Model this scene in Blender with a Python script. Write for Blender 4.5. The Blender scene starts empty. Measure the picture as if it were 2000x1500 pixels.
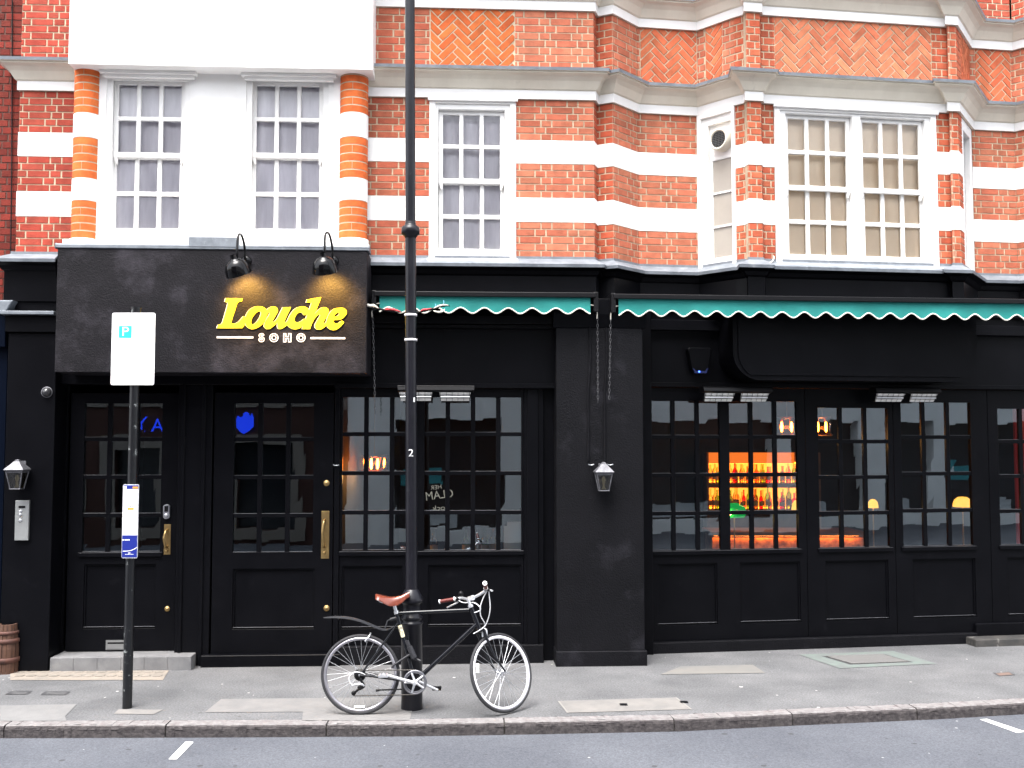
import bpy, bmesh, math, random
from mathutils import Vector, Matrix
from mathutils.geometry import tessellate_polygon
random.seed(11)
sc = bpy.context.scene
col = sc.collection
R_ = math.radians

# ------------------------------------------------------------------ camera, sky, sun, exposure
F_PX, CAM_H = 1950.0, 2.14
PITCH = math.atan(110 / F_PX)
cd = bpy.data.cameras.new("camera")
cam = bpy.data.objects.new("camera", cd)
col.objects.link(cam)
cd.sensor_width = 36
cd.lens = 36 * F_PX / 2000
cd.clip_start, cd.clip_end = 0.05, 500
cam.location = (0, 0, CAM_H)
cam.rotation_euler = (R_(90) + PITCH, 0, 0)
sc.camera = cam

SUN_EL, SUN_AZ = 66.0, 205.0          # azimuth clockwise from +Y: the sun is behind the camera
world = bpy.data.worlds.new("World")
sc.world = world
world.use_nodes = True
wn, wl = world.node_tree.nodes, world.node_tree.links
wn.clear()
sky = wn.new('ShaderNodeTexSky')
sky.sky_type = 'NISHITA'
sky.sun_disc = False
sky.sun_elevation = R_(SUN_EL)
sky.sun_rotation = R_(SUN_AZ)
sky.dust_density = 4.0
sky.air_density = 1.0
sky.ozone_density = 1.0
hs = wn.new('ShaderNodeHueSaturation')
hs.inputs['Saturation'].default_value = 0.28
bg = wn.new('ShaderNodeBackground')
bg.inputs['Strength'].default_value = 0.13
wo = wn.new('ShaderNodeOutputWorld')
wl.new(sky.outputs[0], hs.inputs['Color'])
wl.new(hs.outputs[0], bg.inputs['Color'])
wl.new(bg.outputs[0], wo.inputs['Surface'])

sd = bpy.data.lights.new("sun", 'SUN')
sd.energy = 1.0
sd.angle = R_(35)
sd.color = (1.0, 0.97, 0.93)
sun = bpy.data.objects.new("sun", sd)
col.objects.link(sun)
az, el = R_(SUN_AZ), R_(SUN_EL)
to_sun = Vector((math.sin(az) * math.cos(el), math.cos(az) * math.cos(el), math.sin(el)))
sun.location = to_sun * 60
sun.rotation_euler = to_sun.to_track_quat('Z', 'Y').to_euler()

vs = sc.view_settings
vs.view_transform = 'Standard'
vs.look = 'None'
vs.gamma = 1
vs.exposure = 2.42
sc.render.engine = 'CYCLES'
sc.cycles.use_denoising = True
sc.cycles.max_bounces = 8
sc.cycles.transparent_max_bounces = 16
sc.cycles.sample_clamp_indirect = 6

# ------------------------------------------------------------------ measuring helpers
cP, sP = math.cos(PITCH), math.sin(PITCH)
CAM = Vector((0, 0, CAM_H))
def ray(px, py):
    x, y = (px - 1000) / F_PX, (750 - py) / F_PX
    return Vector((x, cP - y * sP, sP + y * cP))
def atY(px, py, Y):
    d = ray(px, py)
    return CAM + d * (Y / d.y)
def atZ(px, py, Z=0.0):
    d = ray(px, py)
    return CAM + d * ((Z - CAM_H) / d.z)

class Frame:
    """u runs along a facade, v into the building, z up"""
    def __init__(s, x, y, deg):
        s.o = Vector((x, y, 0))
        a = R_(deg)
        s.deg = deg
        s.a = a
        s.du = Vector((math.cos(a), math.sin(a), 0))
        s.dv = Vector((-math.sin(a), math.cos(a), 0))
    def __call__(s, u, v, z):
        return s.o + s.du * u + s.dv * v + Vector((0, 0, z))
    def uz(s, px, py, v=0.0):
        d = ray(px, py)
        p0 = s.o + s.dv * v
        t = (p0 - CAM).dot(s.dv) / d.dot(s.dv)
        p = CAM + d * t
        return (p - s.o).dot(s.du), p.z
    def u(s, px, py=860, v=0.0): return s.uz(px, py, v)[0]
    def z(s, py, px=1000, v=0.0): return s.uz(px, py, v)[1]
    def rect(s, x0, y0, x1, y1, v=0.0):
        xm, ym = (x0 + x1) / 2, (y0 + y1) / 2
        return s.u(x0, ym, v), s.u(x1, ym, v), s.z(y1, xm, v), s.z(y0, xm, v)
    def pt(s, px, py, v=0.0):
        u, z = s.uz(px, py, v)
        return s(u, v, z)
def seg_frame(p, q):
    f = Frame(p[0], p[1], math.degrees(math.atan2(q[1] - p[1], q[0] - p[0])))
    f.len = math.hypot(q[0] - p[0], q[1] - p[1])
    return f
def ident(u, v, z): return Vector((u, v, z))
L = Frame(-1.49, 9.66, 3.0)        # left stretch of the facade
R = Frame(1.57, 10.20, 8.5)        # right stretch, the street bends here
AW = Frame(1.02, 9.50, 5.0)        # line of the long awning

# ------------------------------------------------------------------ materials
def nt(m):
    m.use_nodes = True
    return m.node_tree.nodes, m.node_tree.links
MATS = {}
def pm(name, c, rough=0.5, metal=0.0, var=0.0, scale=4.0, bump=0.0, bscale=60.0, spec=0.5, coat=0.0,
       c2=None, lo=0.35, hi=0.65, detail=6, attr=False, emit=None, estr=0.0, stretch=None, dirt=None, dscale=1.5, dlo=.5, dhi=.75):
    m = bpy.data.materials.new(name)
    n, l = nt(m)
    b = n['Principled BSDF']
    b.inputs['Roughness'].default_value = rough
    b.inputs['Metallic'].default_value = metal
    b.inputs['Specular IOR Level'].default_value = spec
    b.inputs['Coat Weight'].default_value = coat
    tc = n.new('ShaderNodeTexCoord')
    vec = tc.outputs['Object']
    if stretch:
        mp = n.new('ShaderNodeMapping')
        mp.inputs['Scale'].default_value = stretch
        l.new(vec, mp.inputs['Vector'])
        vec = mp.outputs[0]
    csock = None
    if attr:
        at = n.new('ShaderNodeVertexColor')
        at.layer_name = 'Col'
        csock = at.outputs['Color']
    if c2 is not None or var > 0:
        nz = n.new('ShaderNodeTexNoise')
        nz.inputs['Scale'].default_value = scale
        nz.inputs['Detail'].default_value = detail
        nz.inputs['Roughness'].default_value = 0.62
        l.new(vec, nz.inputs['Vector'])
        mr = n.new('ShaderNodeMapRange')
        mr.inputs['From Min'].default_value = lo
        mr.inputs['From Max'].default_value = hi
        l.new(nz.outputs['Fac'], mr.inputs['Value'])
        mx = n.new('ShaderNodeMix')
        mx.data_type = 'RGBA'
        l.new(mr.outputs[0], mx.inputs['Factor'])
        if attr:
            mx.blend_type = 'MULTIPLY'
            mx.inputs['Factor'].default_value = 1
            l.remove(mx.inputs['Factor'].links[0])
            l.new(csock, mx.inputs['A'])
            cr = n.new('ShaderNodeValToRGB')
            cr.color_ramp.elements[0].color = (1 - var,) * 3 + (1,)
            cr.color_ramp.elements[1].color = (1 + var * .3,) * 3 + (1,)
            l.new(mr.outputs[0], cr.inputs[0])
            l.new(cr.outputs[0], mx.inputs['B'])
        else:
            k = c2 if c2 is not None else tuple(x * (1 - var) for x in c)
            mx.inputs['A'].default_value = (*c, 1)
            mx.inputs['B'].default_value = (*k, 1)
        csock = mx.outputs['Result']
    if dirt is not None:
        nz2 = n.new('ShaderNodeTexNoise')
        nz2.inputs['Scale'].default_value = dscale
        nz2.inputs['Detail'].default_value = 9
        nz2.inputs['Roughness'].default_value = .7
        l.new(vec, nz2.inputs['Vector'])
        mr2 = n.new('ShaderNodeMapRange')
        mr2.inputs['From Min'].default_value = dlo
        mr2.inputs['From Max'].default_value = dhi
        l.new(nz2.outputs['Fac'], mr2.inputs['Value'])
        mx2 = n.new('ShaderNodeMix')
        mx2.data_type = 'RGBA'
        l.new(mr2.outputs[0], mx2.inputs['Factor'])
        if csock: l.new(csock, mx2.inputs['A'])
        else: mx2.inputs['A'].default_value = (*c, 1)
        mx2.inputs['B'].default_value = (*dirt, 1)
        csock = mx2.outputs['Result']
    if csock: l.new(csock, b.inputs['Base Color'])
    else: b.inputs['Base Color'].default_value = (*c, 1)
    if bump > 0:
        nb = n.new('ShaderNodeTexNoise')
        nb.inputs['Scale'].default_value = bscale
        nb.inputs['Detail'].default_value = 5
        l.new(vec, nb.inputs['Vector'])
        bp = n.new('ShaderNodeBump')
        bp.inputs['Strength'].default_value = bump
        bp.inputs['Distance'].default_value = 0.01
        l.new(nb.outputs['Fac'], bp.inputs['Height'])
        l.new(bp.outputs[0], b.inputs['Normal'])
    if emit:
        b.inputs['Emission Color'].default_value = (*emit, 1)
        b.inputs['Emission Strength'].default_value = estr
    MATS[name] = m
    return m
def glass_mat(name, tint=(1, 1, 1), ior=1.5, rough=0.0, wav=0.0, gt=(1, 1, 1)):
    m = bpy.data.materials.new(name)
    n, l = nt(m)
    n.clear()
    o = n.new('ShaderNodeOutputMaterial')
    t = n.new('ShaderNodeBsdfTransparent')
    t.inputs[0].default_value = (*tint, 1)
    g = n.new('ShaderNodeBsdfGlossy')
    g.inputs['Roughness'].default_value = rough
    g.inputs['Color'].default_value = (*gt, 1)
    fr = n.new('ShaderNodeFresnel')
    fr.inputs['IOR'].default_value = ior
    mx = n.new('ShaderNodeMixShader')
    l.new(fr.outputs[0], mx.inputs[0])
    l.new(t.outputs[0], mx.inputs[1])
    l.new(g.outputs[0], mx.inputs[2])
    l.new(mx.outputs[0], o.inputs[0])
    if wav:
        tc = n.new('ShaderNodeTexCoord')
        nz = n.new('ShaderNodeTexNoise')
        nz.inputs['Scale'].default_value = 2.2
        nz.inputs['Detail'].default_value = 1
        l.new(tc.outputs['Object'], nz.inputs['Vector'])
        bp = n.new('ShaderNodeBump')
        bp.inputs['Strength'].default_value = wav
        bp.inputs['Distance'].default_value = 0.05
        l.new(nz.outputs['Fac'], bp.inputs['Height'])
        l.new(bp.outputs[0], g.inputs['Normal'])
        l.new(bp.outputs[0], fr.inputs['Normal'])
    MATS[name] = m
    return m
BRICK = pm('brick', (.4, .1, .05), .85, attr=True, var=.24, scale=11, bump=.35, bscale=90, spec=.25)
MORTAR = pm('mortar', (.52, .42, .30), .9, c2=(.38, .30, .21), scale=9, bump=.3, bscale=120, spec=.2)
MORTAR2 = pm('mortar_dark', (.11, .05, .035), .9, c2=(.07, .03, .025), scale=9)
WHITE = pm('white_paint', (.84, .83, .81), .55, c2=(.78, .765, .74), scale=2.3, bump=.05, bscale=30, dirt=(.5, .47, .42), dscale=5, dlo=.68, dhi=.85)
CREAM = pm('cream_stone_paint', (.72, .66, .55), .65, c2=(.62, .56, .46), scale=2.5, bump=.08, bscale=25, dirt=(.36, .33, .28), dscale=3.5, dlo=.62, dhi=.85, stretch=(1, 1, .6))
LEAD = pm('lead_sheet', (.13, .145, .165), .55, c2=(.20, .22, .245), scale=7, bump=.3, bscale=14, spec=.4, metal=.15, dirt=(.34, .36, .37), dscale=9, dlo=.60, dhi=.8)
BLACK = pm('black_gloss_paint', (.0021, .0022, .0032), .36, c2=(.0032, .0033, .0045), scale=3, bump=.06, bscale=45, spec=.085, dirt=(.010, .010, .0125), dscale=4.5, dlo=.60, dhi=.9)
LEDGELIT = pm('sky_lit_ledge_paint', (.055, .056, .064), .6, c2=(.03, .031, .036), scale=7)  # paler colour paints the sky light caught on ledge edges
RENDER = pm('black_painted_render', (.0028, .0029, .0041), .6, c2=(.0048, .0048, .0064), scale=2, bump=.5, bscale=70, spec=.12, dirt=(.022, .0215, .027), dscale=2.6, dlo=.55, dhi=.85)
SIGNBOX = pm('sign_box_render', (.0052, .0046, .0062), .6, c2=(.0088, .0078, .0100), scale=2.4, bump=.5, bscale=70, spec=.16, dirt=(.045, .041, .050), dscale=2.6, dlo=.50, dhi=.80)
GREEN = pm('teal_canvas', (.022, .215, .195), .8, c2=(.020, .175, .160), scale=3.5, bump=.12, bscale=220, spec=.2, stretch=(1, 1, 2))
TRIM = pm('cream_trim', (.8, .76, .66), .8)
BRASS = pm('aged_brass', (.42, .29, .12), .38, metal=.9, c2=(.3, .2, .09), scale=12)
STEEL = pm('bright_steel', (.72, .73, .76), .28, metal=.95)
ALU = pm('satin_aluminium', (.74, .75, .78), .34, metal=.8)
REFL = pm('heater_reflector', (.9, .9, .88), .22, metal=.55, c2=(.7, .71, .7), scale=16)
DARKMETAL = pm('dark_metal', (.005, .005, .006), .38, spec=.2)
GLOSSBLACK = pm('gloss_black_enamel', (.0025, .0025, .003), .10, spec=.22, coat=.12)
GREYMETAL = pm('grey_cast_metal', (.15, .15, .165), .5, metal=.5, c2=(.09, .09, .10), scale=18, bump=.2, bscale=40)
POST = pm('black_post_paint', (.006, .006, .009), .30, c2=(.010, .010, .014), scale=5, bump=.1, bscale=30, spec=.3, dirt=(.06, .06, .065), dscale=9, dlo=.66, dhi=.8)
CHIP = pm('chipped_post_paint', (.004, .0045, .006), .34, dirt=(.2, .215, .215), dscale=13, dlo=.60, dhi=.64, bump=.1, bscale=40, spec=.5)
YEL = pm('yellow_paint', (.86, .75, .012), .5, c2=(.82, .68, .01), scale=6)
SIGNWHITE = pm('sign_white', (.92, .92, .92), .45)
TEAL = pm('sign_cyan', (.02, .5, .6), .5)
BLUE = pm('sign_blue', (.008, .02, .22), .45)
ORANGE = pm('sign_orange', (.75, .32, .03), .5)
INK = pm('ink', (.03, .03, .06), .6)
RUBBER = pm('tyre_rubber', (.014, .014, .017), .7, c2=(.024, .024, .028), scale=20)
FRAMEPAINT = pm('bike_black_paint', (.004, .0045, .007), .2, spec=.4, coat=.15)
LEATHER = pm('tan_red_leather', (.165, .036, .018), .22, c2=(.12, .024, .012), scale=18, spec=.6, coat=.25)
WOOD = pm('barrel_wood', (.10, .045, .025), .7, c2=(.05, .022, .014), scale=6, stretch=(8, 8, .7), bump=.3, bscale=20)
HOOP = pm('rusty_hoop', (.12, .05, .035), .7, metal=.3, c2=(.07, .035, .03), scale=14)
STRAW = pm('dry_compost', (.42, .31, .17), .95, c2=(.2, .13, .07), scale=30, bump=.8, bscale=50)
SLATE = pm('step_stone', (.12, .12, .125), .75, c2=(.165, .165, .168), scale=6, bump=.2, bscale=80, dirt=(.22, .22, .215), dscale=5, dlo=.55, dhi=.8)
IRON = pm('cover_iron', (.05, .05, .055), .6, metal=.3, c2=(.08, .08, .085), scale=14, bump=.3, bscale=60)
CONC = pm('pale_concrete', (.185, .175, .165), .88, c2=(.145, .14, .135), scale=5, bump=.25, bscale=90, dirt=(.13, .127, .123), dscale=9, dlo=.58, dhi=.8)
GREENEDGE = pm('green_worn_edge', (.125, .155, .14), .85, c2=(.115, .122, .12), scale=8)
NET = pm('net_curtain', (.88, .86, .91), .95, c2=(.66, .64, .69), scale=2.0, spec=.1, stretch=(3, 3, .5))
BLIND = pm('cream_blind', (.95, .80, .62), .95, c2=(.88, .72, .54), scale=2.0, spec=.1)
PANEWHITE = pm('obscured_pane', (.36, .325, .28), .3, c2=(.31, .28, .245), scale=2)
GLASS = glass_mat('window_glass', (.93, .95, .94), 2.5, wav=.010, gt=(.80, .92, 1.0))
GLASS2 = glass_mat('sash_glass', (1, 1, 1), 1.5)
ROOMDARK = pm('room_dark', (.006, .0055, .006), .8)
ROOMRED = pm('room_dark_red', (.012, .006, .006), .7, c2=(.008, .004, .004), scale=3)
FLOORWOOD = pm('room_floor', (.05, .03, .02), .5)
REDCURT = pm('red_velvet', (.32, .012, .012), .85)
SHELFWOOD = pm('shelf_wood', (.16, .07, .03), .5, c2=(.09, .04, .02), scale=8)
AMBER = pm('amber_panel', (.5, .2, .05), .6, emit=(1, .19, .018), estr=.22)
GLOW = pm('warm_strip_light', (.9, .5, .2), .5, emit=(1, .27, .03), estr=2.4)
BULB = pm('warm_filament_bulb', (1, .8, .5), .4, emit=(1, .52, .14), estr=14)
SHADEY = pm('yellow_lamp_shade', (.8, .5, .1), .7, emit=(1, .46, .05), estr=.34)
SHADEG = pm('green_glass_shade', (.01, .28, .07), .2, emit=(.01, .5, .09), estr=.14, spec=.6)
COUNTER = pm('bar_front_stone', (.45, .22, .08), .4, c2=(.12, .05, .02), scale=12, detail=8)
BLUELED = pm('blue_light', (.02, .05, .5), .4, emit=(.05, .15, 1), estr=1.4)
BLUEGLASS = pm('blue_lens', (.01, .02, .12), .2)
CARD = pm('white_card', (.85, .86, .86), .7)
CHALK = pm('chalk', (.12, .12, .10), .9)
BOTTLES = [glass_mat('bottle_amber', (1, .45, .08), 1.4), glass_mat('bottle_green', (.45, .75, .1), 1.4),
           glass_mat('bottle_clear', (1, .85, .6), 1.4), glass_mat('bottle_red', (.85, .10, .05), 1.4)]
LABELM = pm('bottle_label', (.55, .42, .22), .7)

# ------------------------------------------------------------------ mesh builder
class MB:
    def __init__(s):
        s.v, s.f, s.m, s.c, s.s = [], [], [], [], []
    def add(s, verts, faces, mat=0, c=(1, 1, 1), smooth=False):
        k = len(s.v)
        s.v += [Vector(p) for p in verts]
        for f in faces:
            s.f.append([k + i for i in f])
            s.m.append(mat); s.c.append(c); s.s.append(smooth)
    def box(s, fr, u0, u1, v0, v1, z0, z1, mat=0, c=(1, 1, 1)):
        P = [fr(u, v, z) for z in (z0, z1) for v in (v0, v1) for u in (u0, u1)]
        s.add(P, [(0, 2, 3, 1), (4, 5, 7, 6), (0, 1, 5, 4), (2, 6, 7, 3), (0, 4, 6, 2), (1, 3, 7, 5)], mat, c)
    def slab(s, fr, u0, u1, z0, z1, v0, v1, holes, mat=0):
        us = sorted({u0, u1, *[h[0] for h in holes], *[h[1] for h in holes]})
        zs = sorted({z0, z1, *[h[2] for h in holes], *[h[3] for h in holes]})
        us = [u for u in us if u0 - 1e-9 <= u <= u1 + 1e-9]
        zs = [z for z in zs if z0 - 1e-9 <= z <= z1 + 1e-9]
        nu, nz = len(us) - 1, len(zs) - 1
        def solid(i, j):
            if i < 0 or j < 0 or i >= nu or j >= nz: return False
            a, b = (us[i] + us[i + 1]) / 2, (zs[j] + zs[j + 1]) / 2
            return not any(h[0] < a < h[1] and h[2] < b < h[3] for h in holes)
        for i in range(nu):
            for j in range(nz):
                if not solid(i, j): continue
                a, b, c_, d = us[i], us[i + 1], zs[j], zs[j + 1]
                s.add([fr(a, v0, c_), fr(b, v0, c_), fr(b, v0, d), fr(a, v0, d)], [(0, 1, 2, 3)], mat)
                s.add([fr(a, v1, c_), fr(b, v1, c_), fr(b, v1, d), fr(a, v1, d)], [(3, 2, 1, 0)], mat)
                if not solid(i - 1, j): s.add([fr(a, v1, c_), fr(a, v0, c_), fr(a, v0, d), fr(a, v1, d)], [(0, 1, 2, 3)], mat)
                if not solid(i + 1, j): s.add([fr(b, v0, c_), fr(b, v1, c_), fr(b, v1, d), fr(b, v0, d)], [(0, 1, 2, 3)], mat)
                if not solid(i, j - 1): s.add([fr(a, v0, c_), fr(a, v1, c_), fr(b, v1, c_), fr(b, v0, c_)], [(0, 1, 2, 3)], mat)
                if not solid(i, j + 1): s.add([fr(a, v0, d), fr(b, v0, d), fr(b, v1, d), fr(a, v1, d)], [(0, 1, 2, 3)], mat)
    def poly(s, fr, pts, v0, v1, mat=0, c=(1, 1, 1), holes=()):
        """flat outline in (u, z) given thickness v0 (front) .. v1 (back)"""
        loops = [list(pts)] + [list(h) for h in holes]
        flat = [p for lp in loops for p in lp]
        tri = tessellate_polygon([[Vector((p[0], p[1], 0)) for p in lp] for lp in loops])
        n = len(flat)
        vs_ = [fr(p[0], v0, p[1]) for p in flat] + [fr(p[0], v1, p[1]) for p in flat]
        fs = []
        for t in tri:
            a, b, c_ = [flat[i] for i in t]
            area = (b[0] - a[0]) * (c_[1] - a[1]) - (c_[0] - a[0]) * (b[1] - a[1])
            t = tuple(t) if area > 0 else tuple(reversed(t))
            fs.append(t)
            fs.append(tuple(n + i for i in reversed(t)))
        k = 0
        for lp in loops:
            m = len(lp)
            for i in range(m):
                fs.append((k + i, n + k + i, n + k + (i + 1) % m, k + (i + 1) % m))
            k += m
        s.add(vs_, fs, mat, c)
    def tube(s, pts, r, n=10, mat=0, caps=True, smooth=True, closed=False):
        pts = [Vector(p) for p in pts]
        rs = r if isinstance(r, (list, tuple)) else [r] * len(pts)
        k0 = len(pts)
        rings = []
        up = None
        for i, p in enumerate(pts):
            if closed: t = pts[(i + 1) % k0] - pts[i - 1]
            else: t = pts[min(i + 1, k0 - 1)] - pts[max(i - 1, 0)]
            t.normalize()
            if up is None:
                up = Vector((0, 0, 1)) if abs(t.z) < .9 else Vector((1, 0, 0))
            a = t.cross(up)
            if a.length < 1e-6: a = t.orthogonal()
            a.normalize()
            b = a.cross(t).normalized()
            up = b
            rings.append([p + (a * math.cos(q) + b * math.sin(q)) * rs[i] for q in [2 * math.pi * j / n for j in range(n)]])
        vs_ = [p for rg in rings for p in rg]
        fs = []
        for i in range(k0 if closed else k0 - 1):
            i2 = (i + 1) % k0
            for j in range(n):
                fs.append((i * n + j, i * n + (j + 1) % n, i2 * n + (j + 1) % n, i2 * n + j))
        s.add(vs_, fs, mat, smooth=smooth)
        if caps and not closed:
            s.add(rings[0], [tuple(reversed(range(n)))], mat)
            s.add(rings[-1], [tuple(range(n))], mat)
    def lathe(s, prof, n=24, mat=0, M=None, smooth=True, a0=0.0, a1=2 * math.pi):
        """prof: list of (r, z) about the local z axis"""
        full = abs(a1 - a0 - 2 * math.pi) < 1e-6
        k = n if full else n + 1
        vs_ = []
        for r, z in prof:
            for j in range(k):
                a = a0 + (a1 - a0) * j / n
                p = Vector((r * math.cos(a), r * math.sin(a), z))
                vs_.append(M @ p if M else p)
        fs = []
        for i in range(len(prof) - 1):
            for j in range(n):
                j2 = (j + 1) % k
                fs.append((i * k + j, i * k + j2, (i + 1) * k + j2, (i + 1) * k + j))
        s.add(vs_, fs, mat, smooth=smooth)
    def ribbon(s, fr, pts, w, v0, v1, mat=0, closed=True):
        n = len(pts)
        a, b = [], []
        for i, p in enumerate(pts):
            q0 = pts[i - 1] if (closed or i > 0) else p
            q1 = pts[(i + 1) % n] if (closed or i < n - 1) else p
            dx, dy = q1[0] - q0[0], q1[1] - q0[1]
            l = math.hypot(dx, dy) or 1
            nx, ny = -dy / l * w / 2, dx / l * w / 2
            a.append((p[0] + nx, p[1] + ny)); b.append((p[0] - nx, p[1] - ny))
        for i in range(n if closed else n - 1):
            j = (i + 1) % n
            s.poly(fr, [a[i], b[i], b[j], a[j]], v0, v1, mat)
    def sweep(s, path, prof, mats, closed_prof=False):
        """path: world (x, y) list walked left to right; prof: (out, z) list; mats per profile step"""
        n = len(path)
        mit = []
        for i in range(n):
            ns = []
            for a, b in ((i - 1, i), (i, i + 1)):
                if a < 0 or b >= n: continue
                dx, dy = path[b][0] - path[a][0], path[b][1] - path[a][1]
                l = math.hypot(dx, dy)
                ns.append(Vector((dy / l, -dx / l, 0)))
            if len(ns) == 2:
                m = (ns[0] + ns[1])
                m = m.normalized() / max(.45, m.normalized().dot(ns[0]))
            else: m = ns[0]
            mit.append(m)
        for k in range(len(prof) - 1):
            for i in range(n - 1):
                A, B = Vector((*path[i], 0)), Vector((*path[i + 1], 0))
                o0, z0 = prof[k]; o1, z1 = prof[k + 1]
                s.add([A + mit[i] * o0 + Vector((0, 0, z0)), B + mit[i + 1] * o0 + Vector((0, 0, z0)),
                       B + mit[i + 1] * o1 + Vector((0, 0, z1)), A + mit[i] * o1 + Vector((0, 0, z1))], [(0, 1, 2, 3)], mats[k])
        for i in (0, n - 1):
            A = Vector((*path[i], 0))
            s.add([A + mit[i] * o + Vector((0, 0, z)) for o, z in prof], [tuple(range(len(prof)))], mats[0])
    def build(s, name, mats, parent=None, local=False, bevel=0.0, segs=2):
        if not isinstance(mats, (list, tuple)): mats = [mats]
        off = Vector((0, 0, 0))
        if parent is not None and not local:
            p = parent
            while p.parent is not None: p = p.parent
            off = p.location.copy()
        me = bpy.data.meshes.new(name)
        me.from_pydata([tuple(p - off) for p in s.v], [], s.f)
        for m in mats: me.materials.append(m)
        me.polygons.foreach_set('material_index', s.m)
        me.polygons.foreach_set('use_smooth', s.s)
        if any(c != (1, 1, 1) for c in s.c):
            ca = me.color_attributes.new('Col', 'FLOAT_COLOR', 'CORNER')
            dat = []
            for f, c in zip(s.f, s.c): dat += [*c, 1.0] * len(f)
            ca.data.foreach_set('color', dat)
        me.update()
        o = bpy.data.objects.new(name, me)
        col.objects.link(o)
        if parent is not None: o.parent = parent
        if bevel > 0:
            bm = bmesh.new(); bm.from_mesh(me)
            bmesh.ops.remove_doubles(bm, verts=bm.verts, dist=1e-5)
            bm.to_mesh(me); bm.free()
            b = o.modifiers.new('bevel', 'BEVEL')
            b.width = bevel; b.segments = segs; b.limit_method = 'ANGLE'; b.angle_limit = R_(40)
        return o
def tag(o, label=None, cat=None, group=None, kind=None):
    if label: o['label'] = label
    if cat: o['category'] = cat
    if group: o['group'] = group
    if kind: o['kind'] = kind
    return o
def thing(name, label, cat, loc=(0, 0, 0), rotz=0.0, group=None):
    o = bpy.data.objects.new(name, None)
    o.empty_display_size = .1
    col.objects.link(o)
    o.location = loc
    o.rotation_euler = (0, 0, rotz)
    return tag(o, label, cat, group)
def copy_tree(o, parent=None):
    c = o.copy()
    col.objects.link(c)
    if parent is not None: c.parent = parent
    for ch in list(o.children): copy_tree(ch, c)
    return c
def place(o, loc, rotz=0.0, label=None):
    o.location = loc
    o.rotation_euler = (0, 0, rotz)
    if label: o['label'] = label
    return o
def struct(name, mb, mats, **k):
    return tag(mb.build(name, mats, **k), kind='structure')
def catmull(pts, n=5):
    """pts: (x, y) or (x, y, 'c') for a corner; closed outline"""
    out = []
    m = len(pts)
    for i in range(m):
        p0, p1, p2, p3 = pts[i - 1], pts[i], pts[(i + 1) % m], pts[(i + 2) % m]
        if len(p1) > 2: p0 = p1
        if len(p2) > 2: p3 = p2
        for k in range(n):
            t = k / n
            out.append(tuple(.5 * (2 * p1[d] + (p2[d] - p0[d]) * t + (2 * p0[d] - 5 * p1[d] + 4 * p2[d] - p3[d]) * t * t
                                   + (3 * p1[d] - p0[d] - 3 * p2[d] + p3[d]) * t ** 3) for d in (0, 1)))
    return out
def smooth3(pts, n=6):
    pts = [Vector(p) for p in pts]
    out = []
    m = len(pts)
    for i in range(m - 1):
        p0, p1, p2, p3 = pts[max(i - 1, 0)], pts[i], pts[i + 1], pts[min(i + 2, m - 1)]
        for k in range(n):
            t = k / n
            out.append(.5 * (2 * p1 + (p2 - p0) * t + (2 * p0 - 5 * p1 + 4 * p2 - p3) * t * t + (3 * p1 - p0 - 3 * p2 + p3) * t ** 3))
    return out + [pts[-1]]
def text_into(mb, s, size, fn, mat=0, center=True, mirror=False, sx=1.0):
    """fills mb with flat lettering; fn(x, y) -> world point"""
    cu = bpy.data.curves.new('t', 'FONT')
    cu.body = s
    cu.size = size
    cu.align_x = 'CENTER' if center else 'LEFT'
    cu.align_y = 'CENTER' if center else 'BOTTOM_BASELINE'
    ob = bpy.data.objects.new('t', cu)
    col.objects.link(ob)
    bpy.context.view_layer.update()
    me = bpy.data.meshes.new_from_object(ob)
    k = -1 if mirror else 1
    mb.add([fn(v.co.x * sx * k, v.co.y) for v in me.vertices], [tuple(p.vertices) for p in me.polygons], mat)
    bpy.data.objects.remove(ob)
    bpy.data.curves.remove(cu)
    bpy.data.meshes.remove(me)

# ------------------------------------------------------------------ brick laying
def bcol(base, spread=.16):
    k = 1 + random.uniform(-spread, spread)
    h = random.uniform(-.12, .12)
    return (base[0] * k, base[1] * k * (1 + h), base[2] * k * (1 + h))
ORG = (.44, .135, .075)
RED = (.34, .07, .040)
LEFTRED = (.32, .052, .032)
COLO = (.60, .130, .032)
OLD = (.16, .022, .014)
def brickpoly(mb, fr, pts, v, c, ch=.004, proud=.005):
    n = len(pts)
    cx, cy = sum(p[0] for p in pts) / n, sum(p[1] for p in pts) / n
    inn = []
    for p in pts:
        d = math.hypot(p[0] - cx, p[1] - cy) or 1
        k = max(0, 1 - ch * 1.3 / d)
        inn.append((cx + (p[0] - cx) * k, cy + (p[1] - cy) * k))
    vs_ = [fr(p[0], v + .004, p[1]) for p in pts] + [fr(p[0], v - proud, p[1]) for p in inn]
    mb.add(vs_, [tuple(n + i for i in range(n))] + [(i, (i + 1) % n, n + (i + 1) % n, n + i) for i in range(n)], 0, c)
def bricks(mb, fr, u0, u1, z0, z1, v, n, base, S=.205, H=.098, J=.0095, ph=0.0, spread=.16):
    ch = (z1 - z0) / n
    for r in range(n):
        za, zb = z0 + r * ch + J / 2, z0 + (r + 1) * ch - J / 2
        u = u0 - random.choice((0, 1)) * 0 - (0.075 if r % 2 else 0.23) - ph
        k = r % 2
        while u < u1:
            l = S if k % 2 == 0 else H
            a, b = max(u, u0), min(u + l, u1)
            if b - a > .018:
                a2 = a + random.uniform(-.0015, .0015); b2 = b + random.uniform(-.0015, .0015)
                dz = random.uniform(-.001, .001)
                brickpoly(mb, fr, [(a2, za + dz), (b2, za + dz), (b2, zb + dz), (a2, zb + dz)], v, bcol(base, spread))
            u += l + J
            k += 1
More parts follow.
